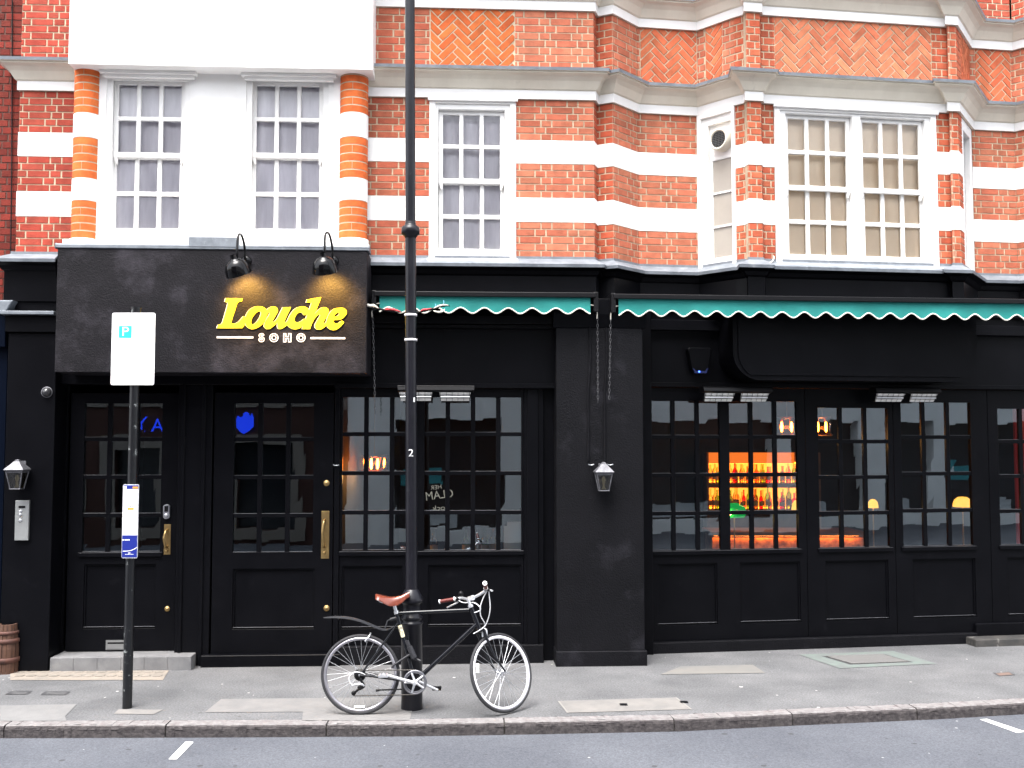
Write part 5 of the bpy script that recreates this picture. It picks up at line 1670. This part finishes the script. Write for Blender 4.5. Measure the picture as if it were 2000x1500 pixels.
# a ledge inside the folding windows carries small lamps
YT = 11.05
led = MB()
ta, tb = atY(1275, 1075, YT), atY(1930, 1066, YT + .4)
zT = .88
fT = seg_frame((ta.x, ta.y), (tb.x, tb.y))
led.box(fT, 0, fT.len, -.12, .22, zT - .04, zT)
for u in (.1, fT.len / 2, fT.len - .1): led.box(fT, u - .03, u + .03, .02, .08, .03, zT - .041)
tag(led.build('window_ledge', SHELFWOOD, bevel=.004), 'long timber ledge standing inside the folding windows', 'ledge')
def small_lamp(label, px, ytop, ybot, w, shade, kind):
    u = None
    d = ray(px, (ytop + ybot) / 2)
    t = (fT.o + fT.dv * .05 - CAM).dot(fT.dv) / d.dot(fT.dv)
    p = CAM + d * t
    k = 1950 / p.y
    root = thing('table_lamp', label, 'table lamp', (p.x, p.y, zT + .001), fT.a, None)
    z0, z1 = p.z - (ybot - ytop) / 2 / k - zT, p.z + (ybot - ytop) / 2 / k - zT
    r = w / 2 / k
    m = MB()
    if kind == 'dome':
        m.lathe([(r, z0), (r * .98, z0 + (z1 - z0) * .35), (r * .8, z0 + (z1 - z0) * .75), (r * .45, z1), (.01, z1 + .004)], 24, 0)
        m.build('lamp_shade', shade, root, True)
    else:
        for v in ():
            pass
        m.lathe([(.055, z0), (.07, z0 + (z1 - z0) * .3), (.06, z0 + (z1 - z0) * .75), (.02, z1), (0, z1 + .004)], 20, 0)
        for v in m.v: v.x *= r / .07
        m.build('lamp_shade', shade, root, True)
        m = MB(); m.lathe([(0, z0 + .05), (.02, z0 + .045), (.03, z0 + .015), (0, z0)], 12, 0, Matrix.Translation((-r * .55, -.075, .03))); m.build('bulb', BULB, root, True)
    m = MB(); m.tube([(0, 0, .01), (0, 0, z0 + .01)], .008, 8); m.lathe([(.07, 0), (.07, .008), (.02, .016), (0, .016)], 20, 0); m.build('lamp_stand', BRASS, root, True)
    ld = bpy.data.lights.new('table_lamp_light', 'POINT'); ld.energy = .5; ld.color = (1, .6, .2); ld.shadow_soft_size = .03
    lo = bpy.data.objects.new('table_lamp_light', ld); col.objects.link(lo); lo.parent = root; lo.location = (0, 0, z0 - .03)
small_lamp('green glass shaded reading lamp in the wide window', 1434, 983, 1011, 50, SHADEG, 'bank')
small_lamp('glowing yellow dome lamp in the third folding window', 1880, 971, 990, 36, SHADEY, 'dome')
small_lamp('glowing yellow lamp half hidden at the right end of the wide window', 1556, 978, 1000, 20, SHADEY, 'dome')
small_lamp('small glowing yellow lamp in the narrow folding window', 1705, 976, 992, 20, SHADEY, 'dome')
# red curtain, card in the window, scrawled window writing
p0, p1 = atY(1938, 800, 12.2), atY(2080, 800, 12.3)
fQ = seg_frame((p0.x + .28, p0.y), (p1.x, p1.y + .3))
curtain('red_curtain', fQ, 0, fQ.len, .05, 2.6, 0, REDCURT, 'tall red velvet curtain inside behind the rightmost door', 'curtain', 9, .03)
ld = bpy.data.lights.new('curtain_light', 'POINT'); ld.energy = 2.0; ld.color = (1, .45, .2); ld.shadow_soft_size = .05
lo = bpy.data.objects.new('curtain_light', ld); col.objects.link(lo); lo.location = (p0.x + .9, 11.75, 2.3)
m = MB()
a = L.rect(986, 1019, 1018, 1077, .11)
m.box(L, a[0] + .02, a[1] - .003, .105, .112, a[2] - .03, a[3])
m.box(L, a[0] - .01, a[1] - .02, .118, .124, a[2] - .03, a[3] - .04)
tag(m.build('menu_board', CARD), 'plain white card standing in the lower right corner of the window behind the bicycle', 'card')
m = MB()
def wtxt(s, size, px, py, rot=0.0, sx=1):
    u, z = L.uz(px, py, .074)
    text_into(m, s, size, lambda x, y: L(u + x * math.cos(rot) - y * math.sin(rot), .0735, z + x * math.sin(rot) + y * math.cos(rot)), mirror=True, sx=sx)
wtxt('GLAM', .105, 737, 970) if False else None
wtxt('GLAM', .115, 858, 967, .12, .9)
wtxt('HER', .06, 852, 952, .1)
wtxt('Rock', .07, 862, 992, .06, 1.2)
tag(m.build('window_writing', CHALK), 'mirrored chalk handwriting on the glass right of the lamp post', 'writing')
# bar stools, tables and a few items glimpsed through the left window
m = MB()
YTb = 10.9
for px, w_, h_ in ((845, .03, .28), (868, .022, .2), (880, .03, .16), (925, .035, .22), (943, .03, .3), (958, .03, .25)):
    pass
tb0, tb1 = atY(690, 1080, YTb), atY(1010, 1080, YTb)
m.box(ident, tb0.x, tb1.x, YTb - .05, YTb + .35, .84, .88)
for x in (tb0.x + .1, tb1.x - .1): m.box(ident, x - .03, x + .03, YTb + .1, YTb + .16, .03, .839)
tag(m.build('side_table', SHELFWOOD, bevel=.004), 'dark timber side table inside the window behind the bicycle', 'table')
for px, kind, s in ((846, 2, .9), (872, 2, .75), (909, 1, .95), (929, 0, 1.1), (946, 1, 1.05), (962, 2, .95)):
    o = make_bottle(kind)
    p = atY(px, 1080, YTb)
    o.location = (p.x, YTb + .1, .881); o.scale = (s * 1.3, s * 1.3, s)
    tag(o, {846: 'pale bottle leftmost on the side table in the window', 872: 'short pale bottle on the side table, second from left', 909: 'green bottle in the middle of the side table', 929: 'tall amber bottle on the side table', 946: 'tall green bottle on the side table', 962: 'pale bottle rightmost on the side table'}[px], 'bottle', 'bottles on the side table')

# ================================================================== BICYCLE
o0 = atZ(704, 1396.5)
PSI, LAM = R_(2.2), R_(4.5)
bike = thing('bicycle', 'black city bicycle with tan saddle and silver cranks leaning on the lamp post', 'bicycle', tuple(o0))
bike.rotation_euler = (-LAM, 0, PSI)
BM = Matrix.Translation(o0) @ Matrix.Rotation(PSI, 4, 'Z') @ Matrix.Rotation(-LAM, 4, 'X')
bn = BM.col[1].xyz
BI = BM.inverted()
def J(px, py, y=0.0):
    d = ray(px, py)
    p = CAM + d * ((o0 - CAM).dot(bn) / d.dot(bn))
    q = BI @ p
    return Vector((q.x, y, q.z))
rw = J(704, 1317.6)
RW = (J(704, 1238.3) - J(704, 1396.6)).length / 2
rw.z = RW
fa_px = J(975, 1313)
h0, h1 = J(935.5, 1226), J(918, 1181)
hax = (h1 - h0).normalized()
TH = R_(40)
S_FRONT = Matrix.Translation(h0) @ Matrix.Rotation(TH, 4, hax) @ Matrix.Translation(-h0)
fax = h0 - hax * ((h0.z - RW) / hax.z) + Vector((.048, 0, 0))      # straight-ahead front axle
fax.z = RW + .004
def wheel(axle, M, rimmat, label=None):
    T = (M or Matrix.Identity(4)) @ Matrix.Translation(axle)
    root = MB()
    Rx = T @ Matrix.Rotation(R_(90), 4, 'X')
    ro = RW - .021
    root.lathe([(ro, -.010), (ro + .002, -.012), (ro - .022, -.009), (ro - .026, 0), (ro - .022, .009), (ro + .002, .012), (ro, .010)], 64, 0, Rx)
    w = root.build('wheel', rimmat, bike, True)
    m = MB()
    m.tube([T @ Vector(((RW - .0145) * math.cos(a), 0, (RW - .0145) * math.sin(a))) for a in [2 * math.pi * i / 72 for i in range(72)]], .0145, 12, closed=True)
    m.build('tyre', RUBBER, w, True)
    m = MB()
    for i in range(32):
        a = 2 * math.pi * i / 32
        s = 1 if i % 2 else -1
        off = (.55 if (i // 2) % 2 else -.55)
        m.tube([T @ Vector((.02 * math.cos(a + off * 2.4), .030 * s, .02 * math.sin(a + off * 2.4))), T @ Vector(((ro - .02) * math.cos(a), .004 * s, (ro - .02) * math.sin(a)))], .00135, 4, caps=False)
    sp_ = m.build('spokes', STEEL, w, True); sp_['kind'] = 'stuff'
    m = MB()
    m.lathe([(0, -.05), (.009, -.05), (.011, -.036), (.024, -.033), (.024, -.028), (.013, -.024), (.013, .024), (.024, .028), (.024, .033), (.011, .036), (.009, .05), (0, .05)], 16, 0, Rx)
    m.build('hub', STEEL, w, True)
    return w, T
w1, T1 = wheel(rw, None, pm('grey_rim', (.45, .44, .48), .35, metal=.8))
w2, T2 = wheel(fax, S_FRONT, pm('pale_rim', (.82, .81, .86), .35, metal=.3))
m = MB(); m.tube([T1 @ Vector((.05 * k, -.008, -RW * .80)) for k in (-.8, 0, .8)], .012, 6); m.build('reflector', pm('clear_reflector', (.85, .85, .8), .3), w1, True)
m = MB(); m.tube([T2 @ Vector((-(RW - .075), -.006, .07)), T2 @ Vector((-(RW - .068), -.006, .0))], .014, 8); m.build('reflector', MATS['clear_reflector'], w2, True)
bb = J(811, 1331)
st = J(774, 1196)
tt0, tt1 = J(776, 1197.5), J(916, 1191)
dt1 = J(931, 1219)
ssx = J(777, 1217)
m = MB()
m.tube([bb, st], .0155, 12)
m.tube([tt0, tt1], .0145, 12)
m.tube([bb + Vector((.0, 0, 0)), dt1], .0175, 12)
m.tube([h0 - hax * .005, h1 - hax * .012], .0185, 14)
for s in (-1, 1):
    m.tube([ssx + Vector((0, .016 * s, 0)), rw + Vector((.03, .05 * s, .035)), rw + Vector((.0, .058 * s, 0))], .0075, 8)
    m.tube([bb + Vector((-.02, .025 * s, 0)), rw + Vector((.07, .052 * s, -.004)), rw + Vector((0, .058 * s, 0))], .0095, 8)
m.tube([bb + Vector((0, -.036, 0)), bb + Vector((0, .036, 0))], .022, 14)
m.build('frame', FRAMEPAINT, bike, True)
m = MB()
sd_ = (bb - st).normalized()
for k in range(6):
    pass
a, b = J(780.5, 1221), J(787.5, 1244)
m.tube([a + Vector((0, -.004, 0)), b + Vector((0, -.004, 0))], .0168, 12)
m.build('frame_sticker', pm('cream_sticker', (.72, .66, .45), .5, c2=(.2, .19, .16), scale=38, lo=.5, hi=.6), bike, True)
# fork
m = MB()
cr = h0 - hax * .025
m.tube([cr + Vector((0, -.045, 0)), cr + Vector((0, .045, 0))], .013, 10)
m.tube([cr, h0], .017, 12)
for s in (-1, 1):
    q0, q3 = cr + Vector((0, .045 * s, 0)), fax + Vector((0, .052 * s, 0))
    q1 = q0 - hax * .10
    q2 = q0 - hax * .22 + Vector((.008, .003 * s, 0))
    ps = smooth3([q0 + hax * .005, q1, q2, q3], 6)
    m.tube(ps, [.0135 - .0065 * i / (len(ps) - 1) for i in range(len(ps))], 10)
m.v = [S_FRONT @ v for v in m.v]
m.build('fork', FRAMEPAINT, bike, True)
# saddle and post
m = MB()
sdir = (st - bb).normalized()
m.tube([st - sdir * .02, st + sdir * .085], .0135, 12)
m.tube([st - sdir * .012, st + sdir * .012], .019, 12)
m.tube([st + sdir * .085 + Vector((0, -.02, 0)), st + sdir * .085 + Vector((0, .02, 0))], .016, 10)
m.build('seat_post', ALU, bike, True)
m = MB()
sa_, sb2 = J(734, 1162), J(800, 1161)
LS = sb2.x - sa_.x
rows = []
for i in range(15):
    t = i / 14
    x = sa_.x + LS * t
    zt_ = sa_.z + (sb2.z - sa_.z) * t + .010 - .026 * math.sin(math.pi * min(1, t * 1.02)) ** 1.3 + (.012 * max(0, t - .75) * 4 if t > .75 else 0)
    w = .078 * (1 - t) ** 1.15 + .021 if t > .12 else .05 + .055 * math.sqrt(t / .12) * .88
    if t > .96: w *= .75
    drop = .022 + .030 * math.sin(math.pi * min(1, max(0, (t - .15) / .8)))
    row = []
    for j in range(13):
        q_ = -1 + 2 * j / 12
        yy = w * math.copysign(abs(q_) ** .8, q_)
        zz = zt_ - .012 * q_ * q_ - drop * abs(q_) ** 4
        row.append(Vector((x, yy, zz)))
    rows.append(row)
vs_ = [p for r in rows for p in r]
m.add(vs_, [(i * 13 + j, (i + 1) * 13 + j, (i + 1) * 13 + j + 1, i * 13 + j + 1) for i in range(14) for j in range(12)], smooth=True)
m.add([p - Vector((0, 0, .006)) for p in vs_], [(i * 13 + j + 1, (i + 1) * 13 + j + 1, (i + 1) * 13 + j, i * 13 + j) for i in range(14) for j in range(12)], smooth=True)
sdl = m.build('saddle', LEATHER, bike, True)
m = MB()
for s in (-1, 1):
    m.tube(smooth3([J(738, 1164, .035 * s), J(742, 1174, .035 * s), J(752, 1177, .022 * s), J(775, 1178, .022 * s), J(797, 1165, .01 * s)], 5), .004, 6)
m.build('saddle_rails', STEEL, sdl, True)
# stem, handlebar, grips, levers (turned with the wheel)
cl = h1 + hax * .055 + Vector((.035, 0, .0))
def fr_build(m, name, mt, par=bike):
    m.v = [S_FRONT @ v for v in m.v]
    return m.build(name, mt, par, True)
m = MB()
m.tube([h1 - hax * .02, h1 + hax * .05], .0125, 12)
m.tube([h1 - hax * .022, h1 - hax * .002], .021, 14)
m.tube([h1 + hax * .035, cl], .016, 12)
m.tube([cl + Vector((0, -.028, 0)), cl + Vector((0, .028, 0))], .020, 12)
fr_build(m, 'stem', ALU)
bars = {}
m = MB()
pts = {}
for s in (-1, 1):
    e = cl + Vector((.025, .17 * s, .035))
    gdir = Vector((-.643, .766 * s, .12 if s < 0 else -.05)).normalized()
    pts[s] = (e + gdir * .045, gdir)
    m.tube(smooth3([cl, cl + Vector((.012, .07 * s, .008)), cl + Vector((.026, .13 * s, .025)), e, e + gdir * .06, e + gdir * .17], 6), .0112, 10)
hb_ = fr_build(m, 'handlebar', ALU)
GRIP = pm('oxblood_grip', (.12, .016, .013), .5, bump=.3, bscale=200)
for s in (-1, 1):
    b0, gd = pts[s]
    m = MB(); m.tube([b0 + gd * .012, b0 + gd * .125], .0155, 12); fr_build(m, 'grip', GRIP, hb_)
    m = MB(); m.tube([b0 + gd * .125, b0 + gd * .137], .0175, 14); fr_build(m, 'bar_end', SIGNWHITE, hb_)
    m = MB(); m.tube([b0, b0 + gd * .012], .0175, 14); fr_build(m, 'grip_collar', SIGNWHITE, hb_)
    m = MB(); m.tube([b0 + gd * .1372, b0 + gd * .139], .007, 10); fr_build(m, 'end_plug', DARKMETAL, hb_)
    m = MB()
    fwd = Vector((.766, .643 * s, 0))
    c0 = b0 - gd * .018
    m.tube([c0 - gd * .012, c0 + gd * .012], .017, 10)
    m.tube([c0, c0 + fwd * .03 - Vector((0, 0, .012))], .011, 8)
    fr_build(m, 'brake_mount', DARKMETAL, hb_)
    m = MB()
    m.tube(smooth3([c0 + fwd * .03 - Vector((0, 0, .012)), c0 + fwd * .05 + gd * .02 - Vector((0, 0, .025)), c0 + fwd * .045 + gd * .07 - Vector((0, 0, .04)), c0 + fwd * .05 + gd * .105 - Vector((0, 0, .05))], 5), [.007] * 16, 8)
    fr_build(m, 'brake_lever', ALU, hb_)
m = MB()
b0, gd = pts[1]
c0 = b0 - gd * .05
Mx = Matrix.Translation(c0 + Vector((0, 0, .035)))
m.lathe([(0, -.02), (.018, -.018), (.022, .0), (.016, .016), (0, .022)], 14, 0, Mx)
m.tube([c0, c0 + Vector((0, 0, .02))], .006, 6)
fr_build(m, 'bell', DARKMETAL, hb_)
# cables
m = MB()
SF = lambda v: S_FRONT @ v
l0 = SF(pts[-1][0] + Vector((.03, 0, -.01))); l1 = SF(pts[1][0] + Vector((.03, 0, -.01)))
bk = SF(cr + Vector((.03, 0, .02)))
m.tube(smooth3([l0, J(955, 1160, -.10), J(957, 1185, -.10), J(953, 1208, -.07), J(945, 1224, -.04), J(925, 1237, -.025)], 7), .0042, 7)
m.tube(smooth3([l0 + Vector((-.01, 0, 0)), J(943, 1168, -.08), J(938, 1185, -.07), J(939, 1202, -.05), J(947, 1218, -.02), bk], 7), .0042, 7)
m.tube(smooth3([l1, J(905, 1178, .05), J(925, 1177, .0), J(936, 1183, -.06), J(938, 1190, -.06), J(927, 1196, -.03)], 7), .0042, 7)
m.build('brake_cable', pm('pale_cable', (.68, .68, .7), .4), bike, True)
# brakes
for pos, M_, nm in ((cr + Vector((.028, 0, -.01)), S_FRONT, 0), (J(720, 1241), Matrix.Identity(4), 1)):
    m = MB()
    for s in (-1, 1):
        if nm == 0: q_ = [pos + Vector((.0, 0, .03)), pos + Vector((.012, .028 * s, .012)), pos + Vector((.012, .026 * s, -.035))]
        else: q_ = [J(724, 1237), J(721, 1243, .03 * s) , J(714, 1252, .026 * s)]
        m.tube(smooth3(q_, 4), .0075, 8)
    if nm == 0: m.tube([pos, pos + Vector((.02, 0, 0))], .009, 8)
    m.v = [M_ @ v for v in m.v]
    m.build('brake_caliper', ALU, bike, True)
# chainset
ya = -.075
m = MB()
Cx = Matrix.Translation(bb) @ Matrix.Rotation(R_(90), 4, 'X')
rc = (J(811, 1307) - J(811, 1355)).length / 2
m.lathe([(rc, -ya - .036), (rc, -ya - .031), (rc - .013, -ya - .031), (rc - .013, -ya - .036), (rc, -ya - .036)], 48, 0, Cx)
m.lathe([(rc - .012, -ya - .044), (rc - .012, -ya - .040), (rc - .024, -ya - .040), (rc - .024, -ya - .044), (rc - .012, -ya - .044)], 48, 0, Cx)
chs = m.build('chainring', pm('ring_steel', (.22, .22, .24), .35, metal=.8), bike, True)
m = MB()
for i in range(5):
    a = math.pi / 2 + .35 + 2 * math.pi * i / 5
    m.tube([bb + Vector((0, ya + .036, 0)), bb + Vector(((rc - .012) * math.cos(a), ya + .037, (rc - .012) * math.sin(a)))], [.011, .007], 8)
m.lathe([(.018, -ya - .02), (.018, -ya - .045)], 14, 0, Cx)
m.build('spider', ALU, chs, True)
for s, (px, py) in ((-1, (752, 1314)), (1, (852, 1350))):
    tip = J(px, py)
    dirv = (tip - bb)
    y0 = ya if s < 0 else .07
    tip = Vector((tip.x, y0 - .008 if s < 0 else y0 + .008, tip.z))
    m = MB()
    m.tube([Vector((bb.x, y0, bb.z)) - dirv.normalized() * .016, Vector((bb.x, y0, bb.z)) + dirv * .3, tip, tip + dirv.normalized() * .012], [.016, .0125, .0105, .010], 10)
    m.tube([Vector((bb.x, y0 + .03 * -s * s, bb.z)), Vector((bb.x, y0 - .008, bb.z))], .014, 12)
    cra = m.build('crank', ALU, bike, True)
    m = MB()
    yo = -1 if s < 0 else 1
    m.tube([tip, tip + Vector((0, yo * .10, 0))], .006, 8)
    for k in (-.028, .028):
        m.box(ident, tip.x + k - .006, tip.x + k + .006, min(tip.y + yo * .02, tip.y + yo * .095), max(tip.y + yo * .02, tip.y + yo * .095), tip.z - .012, tip.z + .012)
    for y_ in (.02, .095): m.box(ident, tip.x - .035, tip.x + .035, min(tip.y + yo * (y_ - .004), tip.y + yo * (y_ + .004)), max(tip.y + yo * (y_ - .004), tip.y + yo * (y_ + .004)), tip.z - .010, tip.z + .010)
    m.build('pedal', ALU if s < 0 else DARKMETAL, cra, True)
# chain, sprockets, rear mech
m = MB()
yc = ya + .034
cg = rw
rcog = .036
jock = J(692, 1352)
m.tube([cg + Vector((0, yc, rcog)), bb + Vector((0, yc, rc))], .0042, 6)
m.tube([jock + Vector((0, yc, -.02)), bb + Vector((0, yc, -rc))], .0042, 6)
m.build('chain', pm('oily_chain', (.06, .055, .05), .45, metal=.6), bike, True)
m = MB()
Rw = Matrix.Translation(rw) @ Matrix.Rotation(R_(90), 4, 'X')
for i, r in enumerate((.047, .042, .037, .032, .027, .023)):
    m.lathe([(r, .028 + i * .004), (r, .030 + i * .004), (.01, .030 + i * .004), (.01, .028 + i * .004), (r, .028 + i * .004)], 28, 0, Rw)
m.build('sprocket', DARKMETAL, bike, True)
m = MB()
m.tube(smooth3([rw + Vector((.005, yc - .02, -.02)), J(709, 1330, yc - .025), J(712, 1338, yc - .02), J(704, 1344, yc)], 5), .011, 8)
m.tube([J(704, 1343, yc), jock + Vector((0, yc, 0))], .009, 8)
for p in (J(704, 1341, yc), jock + Vector((0, yc, 0))):
    m.lathe([(.018, -.004), (.018, .004), (0, .004)], 14, 0, Matrix.Translation(p) @ Matrix.Rotation(R_(90), 4, 'X'))
m.build('derailleur', DARKMETAL, bike, True)
m = MB(); m.tube(smooth3([J(690, 1336, yc - .03), J(699, 1333, yc - .035), J(709, 1333, yc - .035), J(713, 1337, yc - .03)], 4), .0065, 8); m.build('derailleur_arm', ALU, bike, True)
m = MB(); m.tube(smooth3([J(721, 1321, yc), J(710, 1313, yc - .02), J(697, 1310, yc - .03), J(686, 1316, yc - .03), J(684, 1326, yc - .03), J(690, 1335, yc - .03)], 6), .004, 7); m.build('gear_cable', MATS['pale_cable'], bike, True)
m = MB(); m.tube([J(735, 1347, -.04), J(742, 1346, -.04)], .010, 8); m.tube([J(742, 1346, -.04), J(770, 1345, -.04), J(786, 1345, -.03)], .006, 8); m.build('kickstand', DARKMETAL, bike, True)
# rear mudguard
m = MB()
ps = smooth3([J(632, 1205.5), J(655, 1203), J(680, 1204), J(705, 1210), J(730, 1220), J(752, 1228), J(768, 1224)], 6)
prof_ = []
for i, p in enumerate(ps):
    t = i / (len(ps) - 1)
    w = .008 + .030 * math.sin(math.pi * min(.5, t * 1.6 + .02)) if t < .75 else .036 * (1 - (t - .75) * 3)
    for j in range(5):
        q_ = -1 + j / 2
        prof_.append(p + Vector((0, w * q_, -.014 * q_ * q_ * (w / .036))))
n_ = len(ps)
fs_ = [(i * 5 + j, (i + 1) * 5 + j, (i + 1) * 5 + j + 1, i * 5 + j + 1) for i in range(n_ - 1) for j in range(4)]
m.add(prof_, fs_, smooth=True)
m.add([p - Vector((0, 0, .004)) for p in prof_], [tuple(reversed(f)) for f in fs_], smooth=True)
m.tube([J(768, 1208), J(757, 1212), J(752, 1228)], .006, 7)
m.tube([J(776, 1206), J(762, 1210)], .013, 8)
m.build('mudguard', pm('grey_plastic', (.022, .023, .027), .4), bike, True)
# lock bracket and D lock on the seat tube
m = MB()
m.tube([J(795, 1250, -.03), J(805, 1278, -.03)], .017, 10)
m.tube([J(800, 1262, -.035), J(810, 1284, -.035)], .024, 10)
m.tube([J(806, 1274, -.02), J(768, 1299, -.03)], .009, 8)
m.tube([J(768, 1299, -.03), J(767, 1304, -.03)], .010, 8)
m.tube([J(808, 1285, -.02), J(822, 1290, -.03)], .011, 8)
m.build('lock', pm('lock_black', (.02, .02, .024), .5), bike, True)

# ================================================================== ACROSS THE STREET (behind the camera, seen in the glass)
YO = -2.2
OPW = pm('opposite_stucco', (.82, .82, .80), .7, c2=(.74, .74, .72), scale=.8)
OPG = pm('opposite_dark_glass', (.02, .022, .025), .12)
OPB = pm('opposite_brick', (.05, .018, .012), .85, c2=(.034, .011, .008), scale=12)
OPS = pm('opposite_stone', (.17, .15, .13), .8)
FO = lambda u, v, z: Vector((u, YO - v, z))
op = thing('stucco_building', 'white stucco shop building across the street, mirrored in the folding windows', 'building', (8, YO, 0))
m = MB()
hol = []
for (a, b) in ((-1.28, 1.02), (1.68, 3.3), (3.7, 6.4), (6.9, 10.55), (11.15, 13.1), (13.8, 15.25), (15.75, 19.5)): hol.append((a, b, .22 if a > 6 or a < 1.5 else .1, 2.62))
wins = [(x, x + 1.1, zz, zz + 1.7) for x in (-1.6, 1.2, 4, 6.8, 9.6, 12.4, 15.2, 18) for zz in (4.6, 7.4)]
m.slab(FO, -2.3, 21, -.1, 9.2, 0, .4, hol + wins)
m.build('wall', OPW, op)
m = MB()
for h in hol: m.box(FO, h[0] - .02, h[1] + .02, .3, .5, h[2], h[3])
for h in wins: m.box(FO, h[0], h[1], .2, .38, h[2], h[3])
m.build('window_glass', OPG, op)
m = MB()
for h in hol[::2]: m.box(FO, h[0] + .15, h[0] + (h[1] - h[0]) * .45, .27, .295, 1.15, 1.55)
m.build('window_poster', pm('teal_poster', (.02, .25, .28), .6), op)
m = MB()
for h in hol: m.box(FO, h[0] + .35, h[0] + (h[1] - h[0]) * .55, .26, .29, h[2] + .05, h[2] + .38)
m.build('window_card', pm('grey_card', (.4, .42, .43), .8), op)
bkb = thing('bank_building', 'brick bank across the street with blue lettering, mirrored in the door glass', 'building', (-7, YO, 0))
m = MB()
hb2 = [(-9.4, -8.0, .55, 2.0), (-7.15, -6.25, .3, 2.0), (-4.6, -3.45, .25, 2.05)]
wins2 = [(x, x + 1.1, zz, zz + 1.7) for x in (-10.6, -8, -5.2, -3.7) for zz in (4.4, 7.2)]
m.slab(FO, -14, -2.31, -.1, 9.0, 0, .4, hb2 + wins2)
m.build('wall', OPB, bkb)
m = MB()
for h in hb2:
    m.slab(FO, h[0] - .22, h[1] + .22, h[2] - .25, h[3] + .2, -.04, -.002, [h])
m.box(FO, -14, -2.31, -.06, -.002, 2.85, 3.1)
m.build('stone_surround', OPS, bkb)
m = MB()
for h in hb2 + wins2: m.box(FO, h[0], h[1], .25, .38, h[2], h[3])
m.build('window_glass', OPG, bkb)
BLUESIGN = pm('lit_blue_letter', (.01, .04, .6), .4, emit=(.01, .05, .9), estr=.6)
m = MB()
text_into(m, 'BARCLAYS', .40, lambda x, y: Vector((-5.92 - x * 1.0, YO + .05, 2.47 + y)))
m.build('lettering', BLUESIGN, bkb)
m = MB()
ex, ez = -4.42, 2.5
ea = [(-.2, .10), (-.17, .17), (-.10, .13), (-.06, .16), (-.05, .22), (.0, .25), (.05, .22), (.06, .16), (.10, .13), (.17, .17), (.2, .10), (.2, -.08), (.12, -.16), (.0, -.24), (-.12, -.16), (-.2, -.08)]
m.poly(lambda u, v, z: Vector((ex + u, YO + .05 + v, ez + z)), ea, .0, .02)
m.build('bird_emblem', BLUESIGN, bkb)
